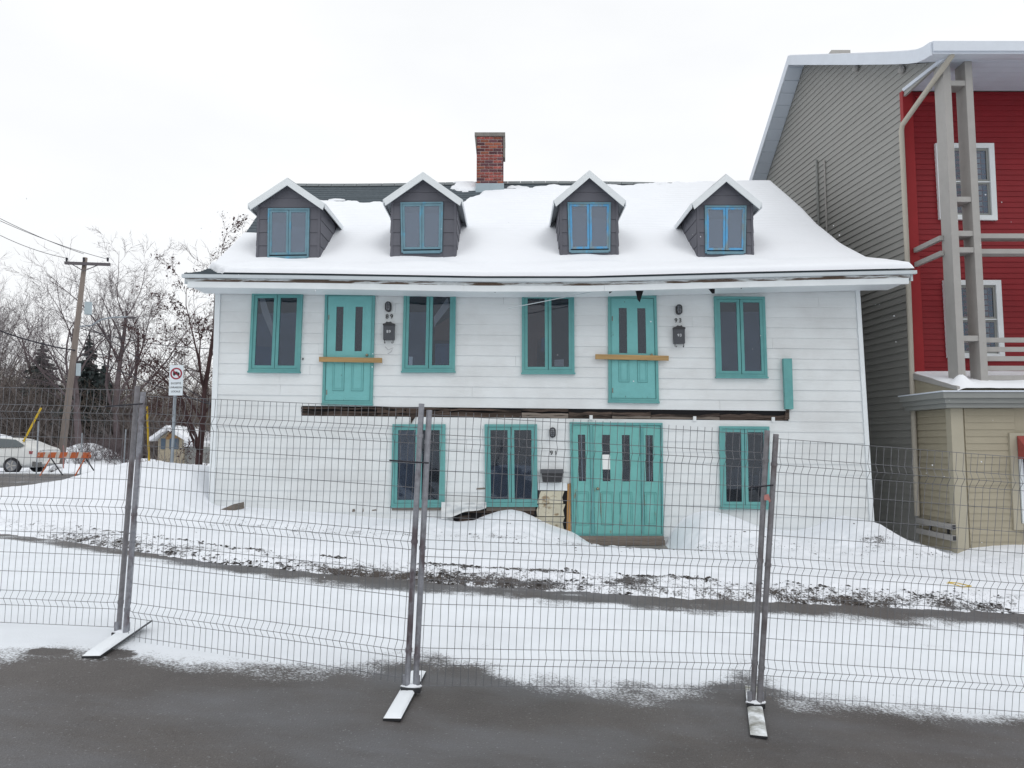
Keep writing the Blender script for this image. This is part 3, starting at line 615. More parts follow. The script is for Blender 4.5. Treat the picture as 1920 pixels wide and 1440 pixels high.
W_ = [
 ([(474, 549), (569, 548), (563, 697), (467, 696)], [('pane_reflection', 'panereflect', [(.1, .27), (.45, .265), (.45, .93), (.1, .93)]), ('pane_reflection', 'panereflect', [(.55, .265), (.9, .26), (.9, .93), (.55, .93)]), ('curtain', 'curtain', [(.14, .07), (.24, .07), (.46, .45), (.46, .62), (.2, .25)]), ('furniture', 'bluecurtain', [(.1, .68), (.47, .70), (.47, .94), (.1, .94)])]),
 ([(758, 545.5), (855, 545.5), (853, 696), (754, 696)], [('pane_reflection', 'panereflect', [(.1, .27), (.45, .265), (.45, .93), (.1, .93)]), ('curtain', 'curtain', [(.84, .08), (.88, .2), (.62, .42), (.6, .48), (.58, .33)]), ('reflected_brick_wall', 'browncurtain', [(.6, .45), (.89, .33), (.89, .62), (.58, .62)]), ('paper_note', 'paper', [(.125, .82), (.2, .82), (.19, .94), (.125, .94)]), ('reflected_window', 'bluecurtain', [(.62, .66), (.88, .66), (.88, .92), (.62, .92)])]),  # right pane: brown and blue sheets paint a reflected brick building with window
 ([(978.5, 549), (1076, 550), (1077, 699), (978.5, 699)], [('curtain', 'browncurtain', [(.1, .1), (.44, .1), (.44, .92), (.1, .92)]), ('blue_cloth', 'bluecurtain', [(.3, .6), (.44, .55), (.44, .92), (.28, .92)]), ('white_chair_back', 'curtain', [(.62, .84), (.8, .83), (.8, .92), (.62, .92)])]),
 ([(1338, 556.5), (1432.6, 557), (1437.8, 707), (1342, 706.5)], [('pane_reflection', 'panereflect', [(.1, .19), (.45, .19), (.45, .93), (.1, .93)]), ('pane_reflection', 'panereflect', [(.55, .19), (.9, .19), (.9, .93), (.55, .93)])]),
 ([(736.5, 795.5), (835.5, 795.5), (834, 948), (733.8, 948.5)], [('pane_reflection', 'panereflect', [(.1, .08), (.45, .08), (.45, .93), (.1, .93)])]),
 ([(908.6, 795.5), (1006.7, 795.5), (1007.5, 947), (910, 947)], [('pane_reflection', 'panereflect', [(.1, .52), (.45, .50), (.45, .93), (.1, .93)]), ('pane_reflection', 'panereflect', [(.55, .50), (.9, .52), (.9, .93), (.55, .93)])]),
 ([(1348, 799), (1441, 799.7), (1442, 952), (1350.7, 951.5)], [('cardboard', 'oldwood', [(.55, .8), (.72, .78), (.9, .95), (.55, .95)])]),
]
for c, ex in W_: window(c, YF-.002, house, M['teal'], extras=ex)
# window sills of bare wood under the two left ground floor windows
for a, b, y0, y1 in ((735, 836, 949, 957), (912, 1004, 948, 958)):
    m_ = MB(); m_.prism([P(a, y0, YF-.03), P(b, y0, YF-.03), P(b, y1, YF-.03), P(a, y1, YF-.03)], (0, .05, 0)); mk('sill', m_, M['oldwood'], house)
def panel(q, parent, u0, v0, u1, v1, o, mt):
    m_ = MB(); q.frame(m_, u0, v0, u1, v1, .018/q.w, .018/q.h, o-.01, o+.012); i = .04
    q.bar(m_, u0+i/q.w, v0+i/q.h, u1-i/q.w, v1-i/q.h, o-.01, o+.007); mk('panel', m_, mt, parent)
    s_ = MB(); q.frame(s_, u0-.006/q.w, v0-.006/q.h, u1+.006/q.w, v1+.006/q.h, .005/q.w, .005/q.h, o-.01, o+.0015); mk('seam', s_, M['seam'], parent)
def lite(q, parent, u0, v0, u1, v1, o, mt, mold=True):
    g_ = MB(); q.bar(g_, u0, v0, u1, v1, o+.009, o+.012); mk('pane', g_, M['glass'], parent)
    d_ = MB(); q.bar(d_, u0, v0, u1, v1, o-.002, o+.002); mk('dark_interior', d_, M['dark'], parent)
    if mold:
        m_ = MB(); a = .036; q.frame(m_, u0-a/q.w, v0-a/q.h, u1+a/q.w, v1+a/q.h, a/q.w, a/q.h, o-.02, o+.024); mk('moulding', m_, mt, parent)
def slab(q, name, u0, v0, u1, v1, o0, o1, lites, mt, parent, knob=None):
    """door leaf with openings for the glass strips"""
    m_ = MB(); us = [u0]; 
    for (a, b, c, d) in lites: q.bar(m_, us[-1], v0, a, v1, o0, o1); q.bar(m_, a, v0, c, b, o0, o1); q.bar(m_, a, d, c, v1, o0, o1); us.append(c)
    q.bar(m_, us[-1], v0, u1, v1, o0, o1); D = mk(name, m_, mt, parent)
    return D
def upper_door(c, lites, panels, mold):
    q = Quad(c, YF-.002); m_ = MB(); tu, tv = .05/q.w, .05/q.h
    q.frame(m_, 0, 0, 1, 1, tu, tv, -.02, .045); q.bar(m_, -.01, 1, 1.01, 1.018, -.02, .06); fr = mk('door_frame', m_, M['teal'], house)
    D = slab(q, 'door', tu+.008, tv+.004, 1-tu-.008, 1-tv-.003, -.015, .026, lites, M['tealdoor'], house)
    s_ = MB(); q.frame(s_, tu, tv, 1-tu, 1-tv, .012, .006, -.018, .012); mk('seam', s_, M['seam'], D)
    for l in lites: lite(q, D, *l, .005, M['tealdoor'], mold)
    for p in panels: panel(q, D, *p, .026, M['tealdoor'])
    k = q.at(.87, .565, .06); kb = MB(); kb.ell(k, (.028, .028, .028)); kb.tube(k+Vector((0, .045, 0)), k, .012); mk('knob', kb, M['knob'], D, smooth=True)
    for v in (.2, .88):
        h_ = MB(); q.bar(h_, .075, v, .095, v+.045, .018, .03); mk('hinge', h_, M['oldwood'], D)
    return q
q89 = upper_door([(610.5, 550), (704, 550), (699, 757), (604.6, 756)], [(.235, .125, .375, .53), (.615, .125, .76, .53)], [(.2, .63, .42, .885), (.575, .63, .8, .885)], True)
q93 = upper_door([(1139.8, 554), (1230, 555), (1235, 753), (1140.5, 751.5)], [(.22, .12, .385, .55), (.6, .12, .77, .55)], [(.215, .62, .41, .82), (.59, .62, .78, .82)], False)
# planks nailed across the doors
for (a, b, lab) in (((598, 669, 678), (716, 671, 680), 'brown plank'), ((1116.5, 664, 673), (1254, 667, 676), 'orange plank')):
    m_ = MB(); p = [P(a[0], a[2], YF-.10), P(b[0], b[2], YF-.10), P(b[0], b[1], YF-.10), P(a[0], a[1], YF-.10)]
    m_.prism(p, (0, .045, 0)); mk('nailed_plank', m_, M['plank'], house)
# ground floor entrance
q = Quad([(1068, 791.5), (1241.5, 793), (1243.5, 1006), (1072.5, 1005)], YF-.002); m_ = MB(); tu, tv = .035/q.w, .05/q.h
q.frame(m_, 0, 0, 1, 1, tu, tv, -.02, .05); q.bar(m_, .215, tv, .245, 1-tv, -.02, .046); q.bar(m_, .765, tv, .79, 1-tv, -.02, .046)
ent = mk('entrance_frame', m_, M['teal'], house)
for (u0, u1, lt, pn, nm) in ((tu+.004, .213, [(.085, .11, .165, .52)], [(.05, .615, .185, .9)], 'sidelight'), (.792, 1-tu-.004, [(.815, .11, .895, .52)], [(.8, .615, .92, .9)], 'sidelight'), (.249, .761, [(.345, .11, .43, .52), (.56, .11, .645, .52)], [(.325, .615, .455, .9), (.53, .615, .66, .9)], 'door')):
    D = slab(q, nm, u0, tv+.003, u1, 1-tv, -.015, .026, lt, M['tealworn'], house)
    s_ = MB(); q.frame(s_, u0-.004, tv, u1+.004, 1-tv+.006, .007, .006, -.018, .01); mk('seam', s_, M['seam'], D)
    for l in lt:
        lite(q, D, *l, .005, M['tealworn'])
        if nm == 'sidelight':
            x_ = MB(); uc = (l[0]+l[2])/2; q.bar(x_, uc-.004, l[1], uc+.004, l[3], .009, .011); mk('inner_blind_cord', x_, M['paper'], D)
    for p_ in pn: panel(q, D, *p_, .026, M['tealworn'])
    if nm == 'door':
        k = q.at(.287, .585, .06); kb = MB(); kb.ell(k, (.03, .03, .03)); kb.tube(k+Vector((0, .045, 0)), k, .012); mk('knob', kb, M['knob'], D, smooth=True)
        x_ = MB(); q.bar(x_, .345, .285, .43, .415, .019, .021); mk('paper_notice', x_, M['paper'], D)
        for (a, b, c, d) in ((.318, .62, .338, .89), (.242, .74, .252, .82)):
            x_ = MB(); x_.prism([q.at(a, b, .035), q.at(c, b+.005, .035), q.at(c-.006, (b+d)/2, .035), q.at(c, d, .035), q.at(a+.006, d-.01, .035), q.at(a-.004, (b+d)/2+.03, .035)], (0, .004, 0)); mk('bare_wood_patch', x_, M['oldwood'], D)
# sill and step under the entrance
for i, (a, b, y0, y1, off, mm) in enumerate(((1074, 1245, 1005.5, 1013, .12, 'oldwood'), (1085, 1247, 1013.5, 1022, .15, 'oldwood'), (1096, 1256, 1025, 1036, .3, 'concrete'))):
    p = [P(a, y1, YF-off), P(b, y1, YF-off), P(b, y0, YF-off), P(a, y0, YF-off)]; m_ = MB(); m_.prism(p, (0, off+.02, 0)); mk(['sill_board', 'sill_board', 'step'][i], m_, M[mm], house)
m_ = MB(); m_.ell(P(1243, 1031, YF-.6), (.11, .1, .08), 8, 5)
for i, v in enumerate(m_.v): m_.v[i] = (v[0]+random.uniform(-.015, .015), v[1]+random.uniform(-.015, .015), v[2]+random.uniform(-.015, .015))
tag(mk('stone', m_, M['concrete']), 'brown grey stone lying in the snow beside the entrance step', 'stone')
# exposed rotten beam between the storeys
bz = lambda px: rowz(0, hx(px)); m_ = MB()
x0, x1 = beamX; m_.hexa([(x0, YF+.03, rowz(-1, x0)), (x1, YF+.03, rowz(-1, x1)), (x1, YF+.042, rowz(-1, x1)), (x0, YF+.042, rowz(-1, x0)), (x0, YF+.03, rowz(0, x0)), (x1, YF+.03, rowz(0, x1)), (x1, YF+.042, rowz(0, x1)), (x0, YF+.042, rowz(0, x0))])
mk('beam_recess', m_, M['dark'], house)
x = x0
while x < x1-.1:
    L_ = min(random.uniform(.5, 1.5), x1-x); nseg = 7
    for lay in range(3):
        lo = rowz(-1, x)+.0+lay*.07; th = random.uniform(.035, .075); up = []; dn = []
        if lay == 2 and x > 1: continue
        for j in range(nseg+1):
            t = j/nseg; xx = x+L_*t; b0 = lo-.0105*L_*t+random.uniform(-.014, .014)*(1 if lay else .7)+(.02 if lay == 0 else 0); dn.append((xx, YF+.005-.012*lay, b0)); up.append((xx, YF+.005-.012*lay, min(b0+th+random.uniform(-.01, .012), rowz(0, xx)-.012)))
        m_ = MB()
        for j in range(nseg): 
            a, b, c, d = dn[j], dn[j+1], up[j+1], up[j]; m_.hexa([a, b, (b[0], YF+.03, b[2]), (a[0], YF+.03, a[2]), d, c, (c[0], YF+.03, c[2]), (d[0], YF+.03, d[2])])
        mk('rotten_plank', m_, M['rot'] if random.random() < .8 else M['oldwood'], house)
    x += L_+.01
m_ = MB()   # white ragged boards hanging below the beam, ends of joists
for a in (1108, 1302, 1449):
    m_ = MB(); p = P(a, 770, YF); m_.box((p.x-.03, YF-.02, rowz(-1, p.x)-.01), (p.x+.03, YF+.03, rowz(-1, p.x)+.08)); mk('joist_end', m_, M['siding'], house)
m_ = MB(); m_.prism([P(1471, 788, YF-.03), P(1480, 786, YF-.03), P(1480, 766, YF-.03), P(1475, 766, YF-.03)], (0, .05, 0)); mk('hanging_scrap', m_, M['rot'], house)
m_ = MB(); m_.prism([P(770, 795, YF-.02), P(782, 776, YF-.02), P(773, 776, YF-.02), P(770, 783, YF-.02)], (0, .04, 0)); mk('hanging_scrap', m_, M['rot'], house)
# teal upright plank
m_ = MB(); a = [P(1473, 767, YF-.12), P(1488, 767, YF-.12), P(1485, 672, YF-.12), P(1469, 672, YF-.12)]; m_.prism(a, (.01, .11, 0)); mk('upright_post', m_, M['teal'], house)
# hole under the siding, exposed cream boards and orange stud
m_ = MB(); m_.prism([P(838, 962, YF+.02), P(1004, 940, YF+.02), P(1004, 1040, YF+.02), P(838, 1040, YF+.02)], (0, .015, 0)); mk('dark_cavity', m_, M['dark'], house)
for a, b, y0, y1 in ((862, 880, 965, 1000), (905, 935, 962, 1000), (955, 968, 958, 995), (870, 1003, 955, 961)):
    m_ = MB(); m_.prism([P(a, y1, YF), P(b, y1+4, YF), P(b+2, y0, YF), P(a-2, y0+3, YF)], (0, .018, 0)); mk('rotten_plank', m_, M['rot'], house)
m_ = MB(); m_.prism([P(1002, 919, YF-.01), P(1068, 919, YF-.01), P(1068, 1040, YF-.01), P(1002, 1040, YF-.01)], (0, .03, 0)); mk('black_felt', m_, M['dark'], house)
for y0, y1, a, b in ((921, 944, 1010, 1058), (945.5, 968, 1006, 1060), (969.5, 992, 1000, 1059), (993.5, 1018, 1003, 1060)):
    m_ = MB(); m_.prism([P(a+random.uniform(-3, 3), y1, YF-.035), P(b-2, y1, YF-.035), P(b-4, (y0+y1)/2, YF-.035), P(b, y0, YF-.035), P(a+4, y0, YF-.035), P(a, (y0+y1)/2, YF-.035)], (0, .02, 0)); mk('cream_board', m_, M['sidingold'], house)
m_ = MB(); m_.prism([P(1062, 1010, YF-.03), P(1070, 1010, YF-.03), P(1070, 906, YF-.03), P(1064, 908, YF-.03)], (0, .03, 0)); mk('bare_stud', m_, M['orangewood'], house)
m_ = MB(); m_.prism([P(1009, 905, YF-.025), P(1063, 905, YF-.025), P(1064, 920, YF-.025), P(1009, 919, YF-.025)], (0, .02, 0)); mk('patch_board', m_, M['white'], house)
# crumpled loose siding sheet over the hole
nx_, ny_ = 22, 10; U, V = np.meshgrid(np.linspace(0, 1, nx_), np.linspace(0, 1, ny_))
xl = 828+84*U; yl = 941+V*(31-21*U)+2*np.sin(U*9)*V
pts = np.array([[list(P(xl[j, i], yl[j, i], YF-.06)) for i in range(nx_)] for j in range(ny_)])
dy = fbm(U*6, V*4+8, 3)*.16; cr = mesh_obj('crumpled_siding', grid_mesh('cr', pts[..., 0], pts[..., 1]+dy-.05, pts[..., 2]), M['siding'], house)
# small wooden ramp at the left corner
m_ = MB(); m_.prism([P(397, 962, YF-.75), P(440, 964, YF-.75), P(439, 945, YF-.75)], (0, .5, 0)); tag(mk('wooden_wedge', m_, M['oldwood']), 'weathered wooden wedge lying in snow at the left corner of the white house', 'wedge')
# lamps, numbers, mailboxes
def bulkhead(px, py, label, scale=1.):
    c = P(px, py, YF-.04); T_ = thing('wall_lamp', label, 'lamp', c, 'oval caged wall lamps')
    def oval(w, h, y0, y1, n=20):
        pts = []; 
        for k in range(n):
            t = 2*math.pi*k/n; x = math.cos(t)*w; z = math.sin(t)*w+(h-w)*(1 if math.sin(t) > 0 else -1); pts.append((c.x+x, y0, c.z+z))
        return pts
    m_ = MB(); m_.prism(oval(.062, .10, c.y-.03, 0), (0, .06, 0)); mk('lamp_base', m_, M['black'], T_)
    g_ = MB(); g_.ell((c.x, c.y-.03, c.z), (.045, .04, .082), 12, 8); mk('lamp_glass', g_, M['lampglass'], T_, smooth=True)
    k_ = MB(); 
    for z in (-.035, 0, .035): k_.path([(c.x-.058, c.y-.03, c.z+z), (c.x-.03, c.y-.075, c.z+z), (c.x+.03, c.y-.075, c.z+z), (c.x+.058, c.y-.03, c.z+z)], .0045, 5)
    k_.path([(c.x, c.y-.03, c.z+.098), (c.x, c.y-.078, c.z+.05), (c.x, c.y-.078, c.z-.05), (c.x, c.y-.03, c.z-.098)], .0045, 5)
    mk('lamp_cage', k_, M['black'], T_); return T_
bulkhead(728, 575, 'black oval caged lamp beside the upper left door')
bulkhead(1273, 580.5, 'black oval caged lamp beside the upper right door')
bulkhead(1036, 811, 'black oval caged lamp above the black box by the ground floor entrance')
def number(txt, px, py, size, mm='ink', Y=YF-.012, parent=house, name='house_number'):
    for i, ch in enumerate(txt):
        me = text_mesh(ch, size*.9, .002); p = P(px+(i-(len(txt)-1)/2)*size*62, py, Y); mesh_obj(name, me, M[mm], parent, p)
number('89', 730, 593.5, .135); number('93', 1271.5, 601, .13); number('91', 1038, 849.5, .13)
def mailbox(px, py, txt, label):
    c = P(px, py, YF-.06); T_ = thing('mailbox', label, 'mailbox', c, 'upright charcoal mailboxes')
    m_ = MB(); w_, h_ = .105, .155
    m_.box((c.x-w_, c.y-.05, c.z-h_), (c.x+w_, c.y+.055, c.z+h_-.02)); mk('box', m_, M['mailbox'], T_)
    l_ = MB(); y0 = c.y-.065
    prof_ = [(-w_-.008, h_-.03), (w_+.008, h_-.03), (w_+.008, h_+.0), (w_*.6, h_+.012), (w_*.4, h_+.04), (0, h_+.03), (-w_*.4, h_+.04), (-w_*.6, h_+.012), (-w_-.008, h_+.0)]
    l_.prism([(c.x+a, y0, c.z+b) for a, b in prof_], (0, .11, 0)); mk('lid', l_, M['black'], T_)
    k_ = MB()
    for s_ in (-1, 1): k_.path([(c.x+s_*.085, c.y-.03, c.z-h_), (c.x+s_*.085, c.y-.03, c.z-h_-.06), (c.x+s_*.07, c.y-.055, c.z-h_-.075), (c.x+s_*.06, c.y-.07, c.z-h_-.05)], .007, 6)
    mk('newspaper_hook', k_, M['black'], T_)
    for i, ch in enumerate(txt):
        me = text_mesh(ch, .075); mesh_obj('numeral', me, M['inkw'], T_, (c.x+(i-.5)*.045, c.y-.054, c.z))
    return T_
mailbox(729.5, 622.5, '89', 'charcoal mailbox with white 89 beside the upper left door')
mailbox(1273, 629.5, '93', 'charcoal mailbox with white 93 beside the upper right door')
m_ = MB(); m_.path([P(722, 650, YF-.03), P(728, 656, YF-.03), P(737, 652, YF-.03), P(733, 660, YF-.03), P(727, 663, YF-.03)], .004, 4); mk('dangling_wire', m_, M['galv'], house)
c = P(1035, 892, YF-.07); T_ = thing('letter_box', 'wide black letter box on the wall left of the ground floor entrance', 'letter box', c)
m_ = MB(); m_.prism([(c.x-.21, c.y-.07, c.z+.10), (c.x-.18, c.y-.07, c.z-.115), (c.x+.18, c.y-.07, c.z-.115), (c.x+.21, c.y-.07, c.z+.10)], (0, .13, 0)); mk('box', m_, M['black'], T_)
m_ = MB(); m_.prism([(c.x-.22, c.y-.09, c.z+.05), (c.x+.22, c.y-.09, c.z+.05), (c.x+.215, c.y-.06, c.z+.125), (c.x-.215, c.y-.06, c.z+.125)], (0, .14, 0)); mk('lid', m_, M['mailbox'], T_)
# cable clips / small dark nicks
for (a, b) in ((568, 673), (743, 783), (540, 968)):
    m_ = MB(); p = P(a, b, YF-.012); m_.box((p.x-.008, p.y-.012, p.z-.02), (p.x+.008, p.y+.012, p.z+.02)); mk('cable_clip', m_, M['black'], house)
# smudged paint scraps low on the wall
for a, b, w_, h_ in ((660, 954, 6, 6), (679, 952, 3, 8), (697, 955, 9, 3), (893, 914, 22, 4), (1022, 953, 6, 2)):
    m_ = MB(); p = [P(a, b+h_, YF-.006), P(a+w_, b+h_-1, YF-.006), P(a+w_-1, b, YF-.006), P(a+1, b+1, YF-.006)]; m_.prism(p, (0, .004, 0)); mk('bare_wood_patch', m_, M['oldwood'], house)

# ---- dormers
def dormer(ax, apy, lx, rx, ey, bt, win, mt, sidevis):
    YD = 15.1; cx = P((lx+rx)/2, 430, YD).x; hw = (P(rx, 430, YD).x-P(lx, 430, YD).x)/2; zt = P(ax, ey, YD).z; za = P(ax, apy+9, YD).z; zb = 5.0
    m_ = MB(); m_.prism([(cx-hw, YD, zb), (cx+hw, YD, zb), (cx+hw, YD, zt), (cx, YD, za), (cx-hw, YD, zt)], (0, 2.4, 0)); D = mk('dormer', m_, M['dormer'], house)
    # front panels
    wl = P(win[0][0], 430, YD).x; wr = P(win[1][0], 430, YD).x
    wt = P(ax, win[0][1]-1, YD).z
    zc = [5.05, 5.40, 5.68, 5.96, 6.24, 6.53]
    for (xa, xb) in ((cx-hw+.045, wl-.004), (wr+.004, cx+hw-.045)):
        for i in range(5):
            za_, zb_ = zc[i]+.004, min(zc[i+1]-.004, wt)
            if zb_-za_ < .04: continue
            p_ = MB(); p_.hexa([(xa, YD-.016, za_), (xb, YD-.016, za_), (xb, YD+.002, za_), (xa, YD+.002, za_), (xa, YD-.006, zb_), (xb, YD-.006, zb_), (xb, YD+.002, zb_), (xa, YD+.002, zb_)]); mk('siding_panel', p_, M['dormer'], D)
    # gable panels
    def xg(z): return max(0, (za-z)/(za-zt))*hw if z > zt else hw-.045
    for z0, z1 in ((wt+.004, wt+.20), (wt+.206, za-.03)):
        xa, xb = min(xg(z0), hw-.05), xg(z1); p_ = MB()
        mid = zt if z0 < zt < z1 else z0+.001; xm = min(xg(mid), hw-.05)
        pl = [(cx-xa, z0), (cx+xa, z0), (cx+xm, mid), (cx+xb, z1), (cx-xb, z1), (cx-xm, mid)]; p_.prism([(a, YD-.014, b) for a, b in pl], (0, .015, 0)); mk('siding_panel', p_, M['dormer'], D)
    # corner trims
    for s in (-1, 1):
        p_ = MB(); p_.box((cx+s*hw-(.045 if s > 0 else -.0), YD-.022, zb), (cx+s*hw+(.0 if s > 0 else .045), YD+.002, zt)); 
        mk('corner_trim', p_, M['dormer'], D)
        for i in range(5):      # side boards
            z0 = zc[i]+.004; z1 = zc[i+1]-.004; x = cx+s*hw
            p_ = MB(); p_.hexa([(x, YD+.01, z0), (x+s*.018, YD+.01, z0), (x+s*.018, YD+2.2, z0), (x, YD+2.2, z0), (x, YD+.01, z1), (x+s*.006, YD+.01, z1), (x+s*.006, YD+2.2, z1), (x, YD+2.2, z1)]); mk('siding_board', p_, M['dormer'], D)
    # roof slabs, barge boards, snow on them
    oh = .13; fy = YD-.16
    for s in (-1, 1):
        dz = (za-zt)/hw; ex = cx+s*(hw+oh); ez = zt-oh*dz
        A = Vector((cx, fy, za+.05)); B = Vector((ex, fy, ez+.05))
        p_ = MB(); p_.prism([A, B, B+Vector((0, 0, .035)), A+Vector((0, 0, .035))], (0, 2.5, 0)); mk('dormer_roof', p_, M['gutter'], D)
        p_ = MB(); p_.prism([A+Vector((0, -.025, .03)), B+Vector((s*.01, -.025, .03)), B+Vector((s*.01-s*.05, -.025, -.10)), A+Vector((0, -.025, -.13))], (0, .025, 0)); mk('barge_board', p_, M['white'], D)
        p_ = MB(); p_.box((min(ex, ex+s*.02), fy, ez-.02), (max(ex, ex+s*.02), fy+2.5, ez+.085)); mk('eave_trim', p_, M['white'], D)
        # thin snow cover
        n1, n2 = 14, 30; U, V = np.meshgrid(np.linspace(0, 1, n1), np.linspace(0, 1, n2))
        th = .028*np.sin(np.clip(U, 0, 1)*math.pi*.9+.15)**.5*np.clip(V*12, .1, 1)+fbm(U*3+cx, V*6, 3)*.015
        Xs = cx+s*(hw+oh)*U; Zs_ = za+.09-(za-ez)*U+np.clip(th, .004, 1)
        mesh_obj('dormer_snow', grid_mesh('ds', Xs, fy+.02+2.4*V, Zs_), M['snowroof'], D)
    window(win, YD-.012, D, mt, trim=.035, bar=.045, name='dormer_window_frame', gl='paleglass', proud=.03, mt2=mt)
    return D
def flat_window_parts(): pass
# windows of dormers are third level: build the sash and pane straight under the dormer
_window = window
def window(corners, Y, parent, mt, trim=.05, bar=.058, name='window', gl='glass', wo=0, mt2=None, extras=None, split=.5, proud=.05):
    if name != 'dormer_window_frame': return _window(corners, Y, parent, mt, trim, bar, name, gl, wo, mt2, extras, split, proud)
    q = Quad(corners, Y); tu, tv = trim/q.w, trim/q.h; bu, bv = bar/q.w, bar/q.h; m_ = MB(); q.frame(m_, 0, 0, 1, 1, tu, tv, -.01, proud); q.bar(m_, tu, 1, 1-tu, 1+.02/q.h, -.01, proud)
    mk('window_frame', m_, M['bluegrey'], parent)
    for (a, b) in ((tu, .497), (.503, 1-tu)):
        s_ = MB(); q.frame(s_, a+.004, tv+.004, b, 1-tv-.03, bu, bv, -.008, proud-.012); mk('sash', s_, mt, parent)
        g_ = MB(); q.bar(g_, a+bu, tv+bv, b-bu, 1-tv-.03-bv, .004, .008); mk('pane', g_, M[gl], parent)
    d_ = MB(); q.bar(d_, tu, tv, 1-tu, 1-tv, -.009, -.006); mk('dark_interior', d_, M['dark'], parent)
    for (a, b) in ((tu+bu, .5-bu*.8), (.5+bu*.8, 1-tu-bu)):
        h0 = random.uniform(.12, .4); h1 = h0+random.uniform(-.08, .08); e_ = MB(); e_.prism([q.at(a, h0, -.002), q.at(b, h1, -.002), q.at(b-random.random()*.08, .94, -.002), q.at(a, .94, -.002)], (0, .002, 0)); mk('pane_reflection', e_, M['panereflect'], parent)  # slanted sheet painting an uneven reflection in each dormer pane
dormer(541, 337, 482, 600, 386, 485, [(503, 391), (581, 391), (579, 483), (502, 484)], M['bluegrey'], 1)
dormer(792, 326, 733, 855, 378, 475, [(751, 380), (831, 379), (829, 473), (753, 474)], M['bluegrey'], 1)
dormer(1103, 323, 1050, 1159, 378, 478, [(1064, 380), (1145, 380), (1144, 472), (1067, 473)], M['blue'], -1)
dormer(1359, 330, 1307, 1412, 383, 475, [(1321, 386), (1399, 386), (1397, 475), (1322, 475)], M['blue'], -1)

# ---- chimney
CYf = 18.35; xa = P(893.5, 300, CYf).x; xb = P(943.5, 300, CYf).x; zt = P(918, 256, CYf).z; zb = 7.6
m_ = MB(); m_.box((xa+.01, CYf+.01, zb), (xb-.01, CYf+.69, zt)); ch = mk('chimney', m_, M['mortar'], house)
bw = (xb-xa); ch_h = .0775; nrow = 18
bm_a = {}
def brick_mesh(L_, mm):
    key = (round(L_, 3), mm)
    if key not in bm_a:
        b_ = MB(); b_.box((-L_/2+.003, -.05, -.027), (L_/2-.003, .05, .027)); me = bpy.data.meshes.new('brick'); me.from_pydata(b_.v, [], b_.f); me.materials.append(M[mm]); bm_a[key] = me
    return bm_a[key]
zz = zt-.04; r_i = 0
while zz > 7.95 and r_i < 18:
    offs = [(0, .205), (.215, .205), (.43, .205), (.645, bw-.645)] if r_i % 2 == 0 else [(0, .095), (.105, .205), (.32, .205), (.535, bw-.535)]
    for (o, L_) in offs:
        if L_ < .03: continue
        mm = random.choice(['brickA', 'brickA', 'brickB', 'brickB', 'brickC'])
        o_ = mesh_obj('brick', brick_mesh(L_, mm), None, ch, (xa+o+L_/2, CYf+.046-random.uniform(0, .006), zz))
    for sx in (0, 1):
        for t in range(3):
            mm = random.choice(['brickA', 'brickB', 'brickC']); yy_ = CYf+.11+.205*t+(.0 if r_i % 2 else .05)+.1
            o_ = mesh_obj('brick', brick_mesh(.195, mm), None, ch, ((xa+.05 if sx == 0 else xb-.05), min(yy_, CYf+.6), zz)); o_.rotation_euler = (0, 0, math.pi/2)
    zz -= ch_h; r_i += 1
m_ = MB(); m_.box((xa-.05, CYf-.04, zt), (xb+.05, CYf+.74, zt+.095)); mk('chimney_cap', m_, M['concrete'], ch)
m_ = MB(); m_.box((xb+.002, CYf-.02, zt-.55), (xb+.05, CYf+.3, zt-.001)); mk('side_slab', m_, M['concrete'], ch)
m_ = MB(); m_.prism([(xa-.002, CYf-.02, zt-.001), (xa-.05, CYf-.02, zt-.001), (xa-.002, CYf-.02, zt-.45)], (0, .4, 0)); mk('side_slab', m_, M['concrete'], ch)
m_ = MB(); m_.box((xa-.02, CYf-.02, 7.6), (xb+.02, CYf+.71, P(918, 344, CYf).z)); mk('flashing', m_, M['flashing'], ch)

# ================================================================== RED AND TAUPE BUILDING (right)
red = thing('red_building', 'tall red and taupe clapboard building with grey double posts beside the white house', 'building', (9, 15, -.4))
def SX(Y): return 8.2-.08*(Y-15)
gprof = [(13.5, 8.97), (14.15, 9.12), (14.7, 9.40), (16.04, 10.10), (19.14, 11.74), (21.94, 9.28), (26, 5.7)]     # underside of roof over the side wall
gy = np.array([p[0] for p in gprof]); gz_ = np.array([p[1] for p in gprof])
m_ = MB(); pl = [(15.03, -1.2), (15.03, 8.97), (13.55, 8.97)]+[(a, b-.02) for a, b in gprof[1:]]+[(26, -1.2)]
m_.add([(SX(a)+.03, a, b) for a, b in pl]+[(16, a, b) for a, b in pl], [tuple(range(len(pl)))[::-1], tuple(range(len(pl), 2*len(pl)))]+[(i, (i+1) % len(pl), len(pl)+(i+1) % len(pl), len(pl)+i) for i in range(len(pl))])
mk('wall', m_, M['taupe'], red)
bh = .148; z = -1.1
